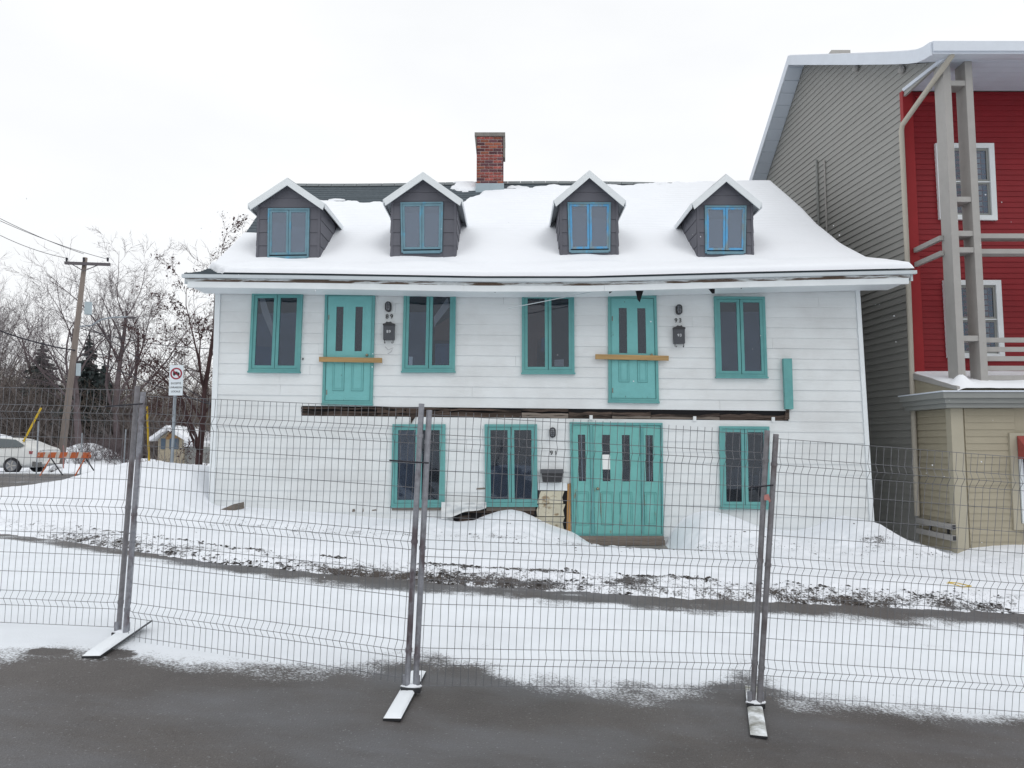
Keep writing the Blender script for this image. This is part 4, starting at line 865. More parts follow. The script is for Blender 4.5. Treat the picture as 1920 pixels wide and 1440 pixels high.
while z < 11.7:
    z1 = z+bh
    def yr(zz):
        if zz < 8.93: a_ = 15.0
        elif zz < 8.97: a_ = 13.6
        else: a_ = float(np.interp(zz, [8.97, 9.12, 9.40, 10.1, 11.74], [13.55, 14.15, 14.7, 16.04, 19.14]))
        return a_, (float(np.interp(-zz, [-11.74, -9.28, -5.7], [19.14, 21.94, 26])) if zz > 5.7 else 26)
    ya, yb = yr(z); yc_, yd_ = yr(min(z1, 11.72))
    if yb-ya > .15:
        m_ = MB()
        m_.hexa([(SX(ya)-.014, ya, z), (SX(yb)-.014, yb, z), (SX(yb)+.04, yb, z), (SX(ya)+.04, ya, z), (SX(yc_)+.006, yc_, z1), (SX(yd_)+.006, yd_, z1), (SX(yd_)+.04, yd_, z1), (SX(yc_)+.04, yc_, z1)])
        mk('clapboard', m_, M['taupe'], red)
    z = z1
# red front boards
z = 2.9
while z < 8.95:
    z1 = min(z+.115, 8.95); m_ = MB(); m_.hexa([(8.3, 14.982, z), (15.5, 14.982, z), (15.5, 15.03, z), (8.3, 15.03, z), (8.3, 14.995, z1), (15.5, 14.995, z1), (15.5, 15.03, z1), (8.3, 15.03, z1)]); mk('red_clapboard', m_, M['red'], red); z = z1
m_ = MB(); m_.box((8.172, 14.94, 2.55), (8.38, 15.06, 8.95)); mk('corner_board', m_, M['redtrim'], red)
m_ = MB(); m_.box((8.17, 14.97, -1.0), (8.3, 15.02, 2.5)); mk('corner_board', m_, M['tantrim'], red)
# roof: bent slab
tp = [(13.40, 9.11), (13.6, 9.13), (13.85, 9.20), (14.15, 9.34), (14.7, 9.62), (16.04, 10.32), (19.14, 11.96), (21.94, 9.5), (26.4, 5.6)]
def slab_x(name, pts, x0f, x1, th, mt, parent):
    m_ = MB(); vs = []; n = len(pts)
    for (a, b) in pts: vs += [(x0f(a), a, b), (x1, a, b), (x1, a, b-th), (x0f(a), a, b-th)]
    fs = []
    for j in range(n-1):
        o = 4*j
        for q_ in range(4): fs.append((o+q_, o+(q_+1) % 4, o+4+(q_+1) % 4, o+4+q_))
    fs += [(3, 2, 1, 0), (4*n-4, 4*n-3, 4*n-2, 4*n-1)]; m_.add(vs, fs); return mk(name, m_, mt, parent)
rr = slab_x('roof', tp, lambda y: SX(y)-.40, 16.5, .20, M['roofedge'], red)
slab_x('roof_snow', [(a, b+.05) for a, b in tp], lambda y: SX(y)-.39, 16.4, .045, M['snowroof'], rr)
slab_x('rake_board', [(a, b+.012) for a, b in tp], lambda y: SX(y)-.43, 0, 0, M['roofedge'], rr) if False else None
m_ = MB(); 
for (a, b), (c, d) in zip(tp[:-1], tp[1:]):
    m_.hexa([(SX(a)-.44, a, b-.23), (SX(c)-.44, c, d-.23), (SX(c)-.405, c, d-.23), (SX(a)-.405, a, b-.23), (SX(a)-.44, a, b+.03), (SX(c)-.44, c, d+.03), (SX(c)-.405, c, d+.03), (SX(a)-.405, a, b+.03)])
mk('rake_board', m_, M['roofedge'], rr)
# soffit joints along the rear rake, as separate panels
for j in range(26):
    t0 = j/26; t1 = (j+.93)/26
    ya, yb = 19.2+(26-19.2)*t0, 19.2+(26-19.2)*t1; za, zb_ = np.interp([ya, yb], [19.14, 21.94, 26.4], [11.96, 9.5, 5.6])-.235
    m_ = MB(); m_.hexa([(SX(ya)-.40, ya, za), (SX(ya)-.02, ya, za), (SX(yb)-.02, yb, zb_), (SX(yb)-.40, yb, zb_), (SX(ya)-.40, ya, za+.03), (SX(ya)-.02, ya, za+.03), (SX(yb)-.02, yb, zb_+.03), (SX(yb)-.40, yb, zb_+.03)]); mk('soffit_panel', m_, M['soffit'], rr)
m_ = MB(); m_.box((7.93, 13.36, 8.95), (16.5, 13.40, 9.14)); mk('fascia', m_, M['roofedge'], rr)
for j in range(8):
    m_ = MB(); y0 = 13.41+j*.195; m_.box((8.36, y0, 8.955), (16.4, y0+.189, 8.975)); mk('soffit_board', m_, M['soffit'], rr)
m_ = MB(); m_.hexa([(8.30, 13.42, 8.93), (8.37, 13.42, 8.93), (8.25, 14.96, 8.93), (8.18, 14.96, 8.93), (8.30, 13.42, 9.0), (8.37, 13.42, 9.0), (8.25, 14.96, 9.0), (8.18, 14.96, 9.0)]); mk('soffit_trim', m_, M['roofedge'], rr)
# roof vent and little lamps on the wall
p = P(1567, 101, 18.95); m_ = MB(); m_.box((p.x-.2, 18.75, 11.5), (p.x+.3, 19.3, p.z)); mk('roof_vent', m_, M['postgrey'], rr)
for (a, b, Y_) in ((1463, 214, 20.3), (1598, 128, 16.6), (1697, 131, 14.9)):
    p = P(a, b, Y_); x = SX(Y_); m_ = MB(); m_.ell((p.x if a < 1480 else x-.06, Y_, p.z), (.07, .09, .08), 8, 5); m_.tube((x-.06, Y_, p.z+.05), (x, Y_, p.z+.2), .02); mk('floodlight', m_, M['postgrey'], red)
# cable conduit on the side wall
for a, d_ in ((1530, 0), (1542, .0)):
    Yc_ = 18.6 if a == 1530 else 18.2; zt_ = P(a, 300, Yc_).z; m_ = MB(); m_.tube((SX(Yc_)-.04, Yc_, 4.5), (SX(Yc_)-.04, Yc_, zt_), .03 if a == 1530 else .02, n=6); mk('conduit', m_, M['postgrey'] if a == 1542 else M['greytrim'], red)
# downspout
m_ = MB(); a = P(1785, 104, 13.45); b = P(1692, 234, 14.85); m_.path([a+Vector((0, 0, .06)), a, b, Vector((b.x-.01, 14.88, b.z-.12)), Vector((8.09, 14.88, 5)), Vector((8.07, 14.88, .15))], .052, 8); mk('downspout', m_, M['downspout'], red, smooth=True)
# windows on the red wall
def red_window(c):
    q = Quad(c, 14.975); m_ = MB(); q.frame(m_, 0, 0, 1, 1, .11/q.w, .10/q.h, -.02, .05); W = mk('window', m_, M['white'], red)
    tu, tv = .11/q.w, .10/q.h
    s_ = MB(); q.frame(s_, tu, tv, 1-tu, .5, .05/q.w, .05/q.h, -.01, .02); q.frame(s_, tu, .5, 1-tu, 1-tv, .05/q.w, .05/q.h, -.012, .008); mk('sash', s_, M['greytrim'], W)
    q.bar(s_, 0, 0, 0, 0, 0, 0)
    g_ = MB(); q.bar(g_, tu, tv, 1-tu, .498, 0, .004); mk('pane', g_, M['glass'], W)
    g_ = MB(); q.bar(g_, tu, .502, 1-tu, 1-tv, 0, .004); mk('pane', g_, M['glass'], W)
    r_ = MB(); q.bar(r_, tu, .494, 1-tu, .508, .0, .03); mk('meeting_rail', r_, M['white'], W)
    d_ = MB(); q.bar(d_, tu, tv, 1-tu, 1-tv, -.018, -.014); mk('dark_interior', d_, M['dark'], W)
    for k in range(9):
        u = tu+.02+(1-2*tu-.05)*k/9
        if .3 < k/9 < .75: continue
        x_ = MB(); q.bar(x_, u, tv, u+.07, 1-tv, -.012, -.008-.002*(k % 2)); mk('curtain_fold', x_, M['curtain' if k % 2 else 'bluecurtain'], W)
red_window([(1752, 270), (1861, 270), (1868, 414), (1760, 412)])
red_window([(1767, 526), (1874, 526), (1882, 673), (1775, 671)])
m_ = MB(); m_.prism([P(1717, 180, 14.97), P(1760, 180, 14.97), P(1760, 192, 14.97), P(1724, 191, 14.97)], (0, .02, 0)); mk('wall_vent', m_, M['redtrim'], red)
# posts: two pairs of planks with spacers standing on the porch roof
def post_pair(xc):
    T_ = thing('balcony_post', 'grey double plank balcony post with spacer blocks, standing on the snowy porch roof' if xc < 9 else 'x', 'post', (xc, 13.9, 2.7)) if False else red
    pf = 13.75
    for s, w_ in ((0, .135), (.42, .135)):
        m_ = MB(); x0 = xc+s; m_.hexa([(x0+.01, pf, 2.62), (x0+w_+.01, pf, 2.62), (x0+w_+.01, pf+.32, 2.62), (x0+.01, pf+.32, 2.62), (x0, pf, 8.95), (x0+w_, pf, 8.95), (x0+w_, pf+.32, 8.95), (x0, pf+.32, 8.95)]); mk('post', m_, M['postgrey'], red)
    for py_, h_ in ((155, 8), (373, 8), (437, 9), (468, 9), (634, 9)):
        z_ = P(1800, py_, pf).z; m_ = MB(); lean = .01*(1-(z_-2.6)/6.2); m_.box((xc+.136+lean, pf+.015, z_-.05), (xc+.419+lean, pf+.30, z_+.05)); mk('spacer_block', m_, M['postgrey'], red)
pxc = 8.33
post_pair(pxc)
# rails
zr = [P(1880, y_, 13.8).z for y_ in (440, 469)]
for z_ in zr:
    m_ = MB(); m_.box((pxc+.56, 13.86, z_-.05), (15.8, 14.1, z_+.04)); mk('balcony_rail', m_, M['postgrey'], red)
    m_ = MB(); m_.box((pxc-.075, 14.0, z_-.05), (pxc-.001, 14.93, z_+.04)); mk('balcony_rail', m_, M['postgrey'], red)
for y_ in (637, 654.5, 672, 690, 708):
    z_ = P(1880, y_, 13.8).z; m_ = MB(); m_.box((pxc+.575, 13.83, z_-.045), (15.8, 13.87, z_+.045)); mk('railing_slat', m_, M['postgrey'], red)
m_ = MB(); m_.box((15.8, 13.75, 2.6), (15.95, 14.03, 8.8)); mk('post', m_, M['postgrey'], red)
# porch / bay below
BF = 13.70; BX = 8.14
m_ = MB(); m_.box((BX+.028, BF+.02, -1.2), (16, 15.0, 2.24)); mk('bay_wall', m_, M['tan'], red)
z = -1.1
while z < 2.22:
    z1 = min(z+.128, 2.23)
    m_ = MB(); m_.hexa([(BX+.24, BF-.008, z), (9.3, BF-.008, z), (9.3, BF+.02, z), (BX+.24, BF+.02, z), (BX+.24, BF+.006, z1), (9.3, BF+.006, z1), (9.3, BF+.02, z1), (BX+.24, BF+.02, z1)]); mk('bay_clapboard', m_, M['tan'], red)
    m_ = MB(); m_.hexa([(BX-.012, BF+.14, z), (BX-.012, 14.94, z), (BX+.02, 14.94, z), (BX+.03, BF+.14, z), (BX+.016, BF+.14, z1), (BX+.016, 14.94, z1), (BX+.03, 14.94, z1), (BX+.03, BF+.14, z1)]); mk('bay_clapboard', m_, M['tan'], red)
    if True:
        m_ = MB(); m_.hexa([(10.4, BF-.008, z), (15.9, BF-.008, z), (15.9, BF+.02, z), (10.4, BF+.02, z), (10.4, BF+.006, z1), (15.9, BF+.006, z1), (15.9, BF+.02, z1), (10.4, BF+.02, z1)]); mk('bay_clapboard', m_, M['tan'], red)
    z = z1
m_ = MB(); m_.box((BX-.022, BF-.022, -1.1), (BX+.2, BF+.14, 2.235)); mk('corner_board', m_, M['tantrim'], red)
for a, (o, z0, z1, mm) in enumerate(((.20, 2.24, 2.32, 'greytrim'), (.25, 2.321, 2.41, 'greytrim'), (.31, 2.411, 2.52, 'greytrim'), (.34, 2.521, 2.545, 'roofedge'))):
    m_ = MB(); m_.box((BX-o, BF-o, z0), (16, 14.92, z1)); mk('cornice', m_, M[mm], red)
# low sloped porch roof with snow
m_ = MB(); m_.add([(8.12, BF-.3, 2.56), (8.12, 14.94, 2.56), (8.12, 14.94, 2.98), (16, BF-.3, 2.56), (16, 14.94, 2.56), (16, 14.94, 2.98)], [(0, 2, 1), (3, 4, 5), (0, 3, 5, 2), (0, 1, 4, 3), (1, 2, 5, 4)]); pr = mk('porch_roof', m_, M['tan'], red)
m_ = MB(); m_.prism([(8.08, BF-.32, 2.55), (8.08, 14.94, 2.90), (8.08, 14.94, 3.02), (8.08, BF-.32, 2.62)], (.05, 0, 0)); mk('verge_board', m_, M['postgrey'], pr)
U, V = np.meshgrid(np.linspace(0, 1, 160), np.linspace(0, 1, 30)); Xp = 8.08+7.9*U; Yp = BF-.34+(14.96-BF+.34)*V; Zp = 2.625+(.40)*V+.03+fbm(Xp*1.3, Yp*1.5, 3)*.05+.15*np.exp(-((Xp-8.30)/.13)**2-((Yp-13.60)/.12)**2)-.06*(1-np.clip(V*10, 0, 1))-.05*(1-np.clip(U*60, 0, 1))
mesh_obj('porch_snow', grid_mesh('ps', Xp, Yp, Zp), M['snowroof'], pr)
# rails low on the bay side
for z_, mm in ((.06, 'postgrey'), (-.14, 'postgrey')):
    m_ = MB(); m_.box((BX-.10, BF-.03, z_-.05), (BX-.03, 14.9, z_+.05)); mk('low_rail', m_, M[mm], red)
    m_ = MB(); m_.box((BX-.095, BF-.035, z_-.04), (BX-.035, BF-.031, z_+.04)); mk('rail_end_cap', m_, M['black'], red)
for y_ in (13.9, 14.5): 
    m_ = MB(); m_.box((BX-.029, y_, -.2), (BX-.013, y_+.06, .12)); mk('rail_bracket', m_, M['black'], red)
# bay window with awning
q = Quad([(1897, 812), (2000, 812), (2010, 990), (1906, 990)], BF-.012); m_ = MB(); q.frame(m_, -.06, -.0, 1.06, 1.02, .13/q.w, .12/q.h, -.02, .03); bwn = mk('bay_window', m_, M['tantrim'], red)
m_ = MB(); q.frame(m_, .09, .07, .91, .95, .06/q.w, .06/q.h, -.01, .045); mk('sash', m_, M['white'], bwn)
m_ = MB(); q.bar(m_, .14, .10, .86, .92, .0, .004); mk('pane', m_, M['glass'], bwn)
m_ = MB(); q.bar(m_, .1, .1, .9, .93, -.012, -.009); mk('dark_interior', m_, M['bluecurtain'], bwn)
a = q.at(.06, .03, .05); b = q.at(.94, .03, .05); m_ = MB(); m_.add([a, b, b+Vector((0, -.42, -.42)), a+Vector((0, -.42, -.42)), a+Vector((0, 0, -.42)), b+Vector((0, 0, -.42)), a+Vector((0, -.42, -.5)), b+Vector((0, -.42, -.5))], [(0, 1, 2, 3), (0, 3, 4), (1, 5, 2), (3, 2, 7, 6)]); mk('awning', m_, M['awning'], bwn)

# ================================================================== FENCE
fence_pts = {}
H_WIRES = [0, .127, .18, .232, .364, .52, .664, .813, .866, .92, 1.067, 1.22, 1.357, 1.497, 1.55, 1.602, 1.73]
FOLDS = [.18, .866, 1.55]
def fold(z):
    d = 0
    for f in FOLDS:
        if abs(z-f) < .05: d = .032*(1-abs(z-f)/.05)
    return d
def fence_panel(L0, L1, R0, R1, label, spikes, mtl, mtr, mlow=.07):
    """L0/L1: base/top of left post, R0/R1 right post"""
    T_ = thing('mesh_fence', label, 'fence panel', L0, 'wire mesh construction fence panels')
    for a, b, mm in ((L0, L1, mtl), (R0, R1, mtr)):
        m_ = MB(); m_.tube(a, b, .019, n=12); mk('post', m_, M[mm], T_, smooth=False)
        c_ = MB(); d = (b-a).normalized(); 
        for z_ in (.18, .866, 1.55): p = b-d*(z_+.03); c_.tube(p-d*.012, p+d*.012, .0225, n=10)
        mk('clip', c_, M[mm], T_)
    Hs = 1.73; nrm = (R0-L0).cross(Vector((0, 0, 1))).normalized(); 
    if nrm.y > 0: nrm = -nrm
    upL = (L1-L0); upR = (R1-R0); hl = upL.length; 
    def pt(u, s, off):     # s = metres below top wire
        a = L1-upL.normalized()*(s+.03); b = R1-upR.normalized()*(s+.03); return a.lerp(b, u)+nrm*(off+.0)
    Wd = (R0-L0).length; n = int(Wd/.0505); m_ = MB(); r = .00185
    lv = sorted(set([-.028 if spikes == 'top' else -.002]+[f+k for f in FOLDS for k in (-.05, 0, .05)]+[.5, 1.2, Hs+(.03 if spikes == 'bottom' else .0)]))
    for i in range(n+1):
        u = (.035+i*(Wd-.07)/n)/Wd; j = random.uniform(-.0015, .0015); wob = random.uniform(-.002, .002)
        pts = [pt(u+j*(k % 2), s, fold(s)+.012*math.sin(u*5+s)*.6+wob) for k, s in enumerate(lv)]; m_.path(pts, r, 4)
    for s in H_WIRES:
        f = fold(s)*(1 if s in FOLDS else 0)
        pts = [pt(0, s, 0), pt(.02, s, f*.5)]+[pt(u, s, f+.012*math.sin(u*5+s)*.6-.004) for u in np.linspace(.04, .96, 12)]+[pt(.98, s, f*.5), pt(1, s, 0)]; m_.path(pts, r*1.1, 4)
    tag(mk('wire_mesh', m_, M['wire'], T_), kind='stuff')
    return T_
A0, A1 = P(222, 1186, 5.5), P(258, 724, 5.5); B0, B1 = P(235, 1190, 5.46), P(268.5, 735, 5.46)
C0, C1 = P(763, 1289, 4.85), P(790.5, 757, 4.87); D0, D1 = P(779, 1291, 4.86), P(805, 769, 4.88)
E0, E1 = P(1411, 1317, 5.15), P(1438.5, 807, 5.17); F0, F1 = P(1423.5, 1323, 5.13), P(1455, 814, 5.15)
Z0, Z1 = P(-372, 1160, 5.62), P(-330, 712, 5.64); Y0_, Y1_ = P(2040, 1372, 5.2), P(2075, 862, 5.22)
fence_panel(Z0, Z1, A0, A1, 'leftmost wire fence panel, standing before the side street and the white car', 'none', 'galv', 'galvd')
fence_panel(B0, B1, C0, C1, 'angled wire fence panel second from left, before the left half of the white house', 'bottom', 'galv', 'galv')
fence_panel(D0, D1, E0, E1, 'wire fence panel before the ground floor entrance with wire ends sticking up on top', 'top', 'galv', 'galvd')
fence_panel(F0, F1, Y0_, Y1_, 'rightmost wire fence panel, standing before the gap and the red building', 'bottom', 'galvd', 'galvd')
def foot(p0, p1, w_, label, c0, snow=1.0, tilt=0):
    """flat steel foot between ground points p0 (near) and p1 (far)"""
    T_ = thing('steel_stand', label, 'fence stand', p0, 'flat steel fence feet'); d = (p1-p0); L_ = d.length; d.normalize(); n = Vector((0, 0, 1)).cross(d).normalized()*w_/2; up = Vector((0, 0, .012))
    t_ = Vector((0, 0, tilt))
    m_ = MB(); m_.hexa([p0-n, p0+n, p1+n+t_, p1-n+t_, p0-n+up, p0+n+up, p1+n+t_+up, p1-n+t_+up]); mk('plate', m_, M['black'], T_)
    U, V = np.meshgrid(np.linspace(-1, 1, 12), np.linspace(0, 1, 40)); th = .016*np.sqrt(np.clip(1-np.abs(U)**6, 0, 1))*np.clip(V*25, 0, 1)*np.clip((1-V)*25, 0, 1)*np.clip(snow+fbm(U*2, V*6, 3)*.6, .05, 1.2)+.0015
    cc = [p0+n*float(u)*.98+(p1+t_-p0)*float(v) for u, v in zip(U.ravel(), V.ravel())]; X_ = np.array([c.x for c in cc]).reshape(U.shape); Y_ = np.array([c.y for c in cc]).reshape(U.shape); Z_ = np.array([c.z for c in cc]).reshape(U.shape)+.013+th
    sm = mat('foot_snow', (.82, .86, .9), .85, .03, 2) if snow > .9 else mat('thin_foot_snow', (.80, .84, .87), .85, .06, 6, col2=(.22, .22, .19), mask=(7, .50, .12, (1, 1, 1)))
    mesh_obj('snow_cover', grid_mesh('fs', X_, Y_, Z_), sm, T_)
    m_ = MB(); c = c0; s = (F0-E0).normalized(); s = Vector((1, 0, -.05)).normalized(); b_ = d*.03
    m_.hexa([c-s*.062-b_, c+s*.062-b_, c+s*.062+b_, c-s*.062+b_, c-s*.062-b_+Vector((0, 0, .030)), c+s*.062-b_+Vector((0, 0, .030)), c+s*.062+b_+Vector((0, 0, .030)), c-s*.062+b_+Vector((0, 0, .030))]); mk('clamp', m_, M['black'], T_)
    k = MB(); k.ell(c+Vector((0, 0, .032)), (.072, .032, .016), 10, 5); mk('clamp_snow', k, M['snow'], T_, smooth=True)
    for q_ in (-.04, .04):
        k = MB(); k.tube(c+s*q_, c+s*q_+Vector((0, 0, .10)), .017, n=8); mk('peg', k, M['galv'], T_)
def onG(px, py): p = G(px, py); return p
foot(onG(170, 1234), onG(270, 1178), .12, 'snowy flat steel stand lying skewed at the left pair of posts', (A0+B0)/2-Vector((0, 0, .02)), 1, tilt=.05)
foot(onG(735, 1352), onG(785, 1262), .105, 'snow covered flat steel stand at the middle pair of posts, pointing down left', (C0+D0)/2-Vector((0, 0, .02)), 1)
foot(onG(1423, 1384), onG(1410, 1290), .10, 'flat steel stand with worn dirty snow at the right pair of posts', (E0+F0)/2-Vector((0, 0, .02)), .45)
for pts, lab, Y_ in (([(197, 762.5), (225, 760), (268, 757)], 'black cable tie with long tail on the left pair of fence posts', 5.42), ([(730, 863), (770, 866), (804, 868)], 'black cable tie with long tail on the middle pair of fence posts', 4.80), ([(1403, 917), (1408, 913), (1425, 912), (1450, 909.5)], 'black cable tie with curled tail on the right pair of fence posts', 5.10)):
    m_ = MB(); m_.path([P(a, b, Y_) for a, b in pts], .0055, 5); tag(mk('cable_tie', m_, M['cable']), lab, 'cable tie', 'cable ties on the fence')
for (a, b, Y_, lab) in ((1438, 935, 5.12, 'torn pink tape stuck round the right pair of fence posts'), ):
    m_ = MB(); m_.prism([P(a-5, b-6, Y_), P(a+3, b-9, Y_), P(a+7, b+5, Y_), P(a+4, b+7, Y_), P(a+3, b+3, Y_), P(a-5, b+3, Y_)], (0, .005, 0)); tag(mk('torn_tape', m_, M['tape']), lab, 'tape')
# yellow loop in the snow
m_ = MB(); pts = [G(1778, 1104), G(1795, 1106), G(1822, 1113), G(1805, 1116), G(1785, 1110), G(1776, 1107)]
for p in pts: p.z = float(snowz(np.array(p.x), np.array(p.y)))+.015
m_.path(pts, .006, 5); tag(mk('yellow_strap', m_, M['yellow']), 'loop of yellow strap lying on the snow at the right', 'strap')

# ================================================================== LEFT BACKGROUND
def grow(p, d, L_, r, lv, mx, rng, segs, pr):
    nseg = pr['n'][lv] if lv < len(pr['n']) else 3; step = L_/nseg; pts = [p]; cur = p.copy(); dr = d.copy()
    for i in range(nseg):
        dr = dr+rng.normal(0, pr['w'][min(lv, len(pr['w'])-1)], 3)+np.array([0, 0, pr['up'][min(lv, len(pr['up'])-1)]]); dr /= np.linalg.norm(dr)
        nx_ = cur+dr*step; r0 = r*(1-.75*i/nseg); r1 = r*(1-.75*(i+1)/nseg); segs.append((*cur, *nx_, r0, r1, lv)); cur = nx_; pts.append((cur, dr.copy(), r1))
    if lv >= mx: return
    nb = pr['b'][lv]
    for k in range(nb):
        t = pr['s'][lv]+(1-pr['s'][lv])*(k+rng.random()*.8)/nb; i = min(int(t*nseg), nseg-1); q_, dq, rq = pts[i+1]
        if i > 0 or lv > 0: f = rng.random(); prev = pts[i][0] if i > 0 else p; q_ = prev+(q_-prev)*f
        ax = rng.normal(0, 1, 3); ax -= ax.dot(dq)*dq; ax /= np.linalg.norm(ax); an = pr['a'][lv]*(1+rng.normal(0, .2)); nd = dq*math.cos(an)+ax*math.sin(an)
        grow(q_, nd, L_*pr['l'][lv]*(1-.35*t)*rng.uniform(.8, 1.2), max(rq*.58, pr['minr']), lv+1, mx, rng, segs, pr)
def bare_tree(name, base, top_z, label, seed, pr, mx=4, r=.2, lean=(0, 0), mats=('bark', 'twig'), split=2, seeds=0, group=None):
    rng = np.random.default_rng(seed); segs = []; r *= .78; T_ = thing(name, label, 'tree', base, group); d = np.array([lean[0], lean[1], 1.]); d /= np.linalg.norm(d)
    grow(np.array(base, float), d, (top_z-base[2])*pr['h'], r, 0, mx, rng, segs, pr); s = np.array(segs)
    big = s[s[:, 8] < split][:, :8]; sm = s[s[:, 8] >= split][:, :8]
    mesh_obj('trunk', segs_mesh('trunk', big, 6), M[mats[0]], T_); mesh_obj('crown', segs_mesh('crown', sm, 3), M[mats[1]], T_)
    if seeds:
        idx = rng.integers(0, len(sm), seeds); vs = []; fs = []
        cl = sm[idx, 3:6]
        dens = vnoise(cl[:, 0]*1.3+20, cl[:, 2]*1.3+9); cl = cl[dens > .35]
        for c in cl:
            o = len(vs); sz = rng.uniform(.010, .027)
            for _ in range(2):
                o = len(vs); a = rng.normal(0, 1, 3)*sz; b = rng.normal(0, 1, 3)*sz*.7; c2 = c+rng.normal(0, .05, 3)-np.array([0, 0, .04]); vs += [(c2-a).tolist(), (c2+b).tolist(), (c2+a-np.array([0, 0, sz])).tolist(), (c2-b).tolist()]; fs.append((o, o+1, o+2, o+3))
        me = bpy.data.meshes.new('seeds'); me.from_pydata(vs, [], fs); me.update(); tag(mesh_obj('seed_clusters', me, M['seed'], T_), kind='stuff')
    return T_
def base(px, Y, dz=0): x = ray(px, 860)[0]*Y; return (x, Y, float(gz(x, Y))+dz)
V1 = dict(n=[6, 6, 5, 4, 3, 3], w=[.07, .13, .16, .2, .22, .22], up=[.02, .05, .06, .05, .03, .0], b=[8, 7, 6, 5, 4], s=[.22, .15, .15, .1, .1], l=[.66, .62, .6, .55, .5], a=[.55, .6, .65, .7, .7], minr=.0068, h=.80)
V2 = dict(V1); V2.update(a=[.75, .7, .7, .7, .7], b=[9, 7, 6, 5, 4], s=[.3, .15, .15, .1, .1], h=.72)
bare_tree('bare_tree', base(150, 36), 10.2, 'broad bare tree spreading left behind the utility pole', 11, V2, 4, .26, lean=(-.14, 0))
bare_tree('bare_tree', base(214, 38), 10.7, 'tall upright bare tree right of the utility pole', 23, V1, 4, .26, lean=(.03, 0))
bare_tree('bare_tree', base(236, 40), 10.0, 'forked bare tree behind the street light arm', 31, V1, 4, .2, lean=(.10, 0))
bare_tree('bare_tree', base(100, 44), 10.0, 'small bare tree rising behind the spruce at far left', 47, V1, 4, .17, lean=(-.05, 0))
V3 = dict(n=[6, 6, 5, 4, 3, 3], w=[.06, .12, .18, .25, .25, .25], up=[.0, .02, .02, -.02, -.05, 0], b=[10, 7, 6, 5, 3], s=[.22, .12, .1, .1, .1], l=[.62, .55, .55, .5, .5], a=[.65, .7, .7, .7, .7], minr=.0045, h=.82)
bare_tree('seed_laden_tree', (P(372, 870, 21).x, 21, .35), 6.9, 'leafless tree with brown seed clusters beside the left corner of the house', 5, V3, 4, .14, lean=(.10, 0), mats=('barkred', 'barkred'), seeds=5000)
V4 = dict(n=[4, 6, 5, 4], w=[.05, .10, .12, .15], up=[.02, .05, .05, .04], b=[30, 11, 9, 6], s=[.05, .05, .1, .1], l=[.9, .5, .5, .45], a=[.45, .4, .45, .5], minr=.0068, h=.62)
bare_tree('willow', base(-30, 42), 11.5, 'hazy pale many stemmed willow cut by the left edge of the photo', 3, V4, 3, .16, mats=('twig', 'willow'), split=1)
# spruces
def spruce(px, Y, top_py, w_, seed, label):
    b = base(px, Y); zt_ = P(px, top_py, Y).z; H = zt_-b[2]; rng = np.random.default_rng(seed); T_ = thing('spruce', label, 'tree', b, 'spruces among the bare trees')
    m_ = MB(); m_.tube(b, (b[0], b[1], zt_), .16, .02, n=7); mk('trunk', m_, M['bark'], T_)
    vs = []; fs = []
    nW = 34
    for i in range(nW):
        t = (i+.5)/nW; z0 = b[2]+H*(.06+.93*t); R = w_*(1-t)**.85*(.8+.35*rng.random()); nb = int(9+6*(1-t))
        for k in range(nb):
            an = rng.random()*6.28; R_ = R*rng.uniform(.7, 1.15); dx, dy = math.cos(an), math.sin(an); ns = 6
            for s in range(ns):
                f0 = s/ns; f1 = (s+1)/ns
                def q_(f): return np.array([b[0]+dx*R_*f, b[1]+dy*R_*f, z0+.12*f*R_-.34*R_*f**1.5+.18*R_*max(0, f-.75)])
                a, c = q_(f0), q_(f1); wd_ = .16*R_*(1-f0*.75)+.04
                for sgn in (-1, 1):
                    o = len(vs); side = np.array([-dy, dx, 0])*sgn*wd_*rng.uniform(.6, 1.3); dr_ = np.array([0, 0, -.05-.13*rng.random()])
                    vs += [a.tolist(), c.tolist(), (c+side*.6+dr_+(c-a)*.5).tolist(), (a+side+dr_).tolist()]; fs.append((o, o+1, o+2)); 
                    o2 = len(vs); vs += [((a+c)/2).tolist(), ((a+c)/2+side*.5+dr_*1.6+(c-a)*.2).tolist(), ((a+c)/2+side*.9+dr_).tolist()]; fs.append((o2, o2+1, o2+2)); fs.append((o, o+2, o+3))
    me = bpy.data.meshes.new('crown'); me.from_pydata(vs, [], fs); me.update(); mesh_obj('crown', me, M['spruce'], T_)
spruce(70, 44, 636, 2.4, 1, 'pointed spruce at far left with snow on its boughs')
spruce(158, 40, 622, 1.9, 2, 'narrow dark spruce right behind the utility pole')
spruce(128, 47, 672, 1.5, 3, 'short dark spruce left of the utility pole')
spruce(188, 45, 676, 1.7, 4, 'low dark spruce between the pole and the forked bare tree')
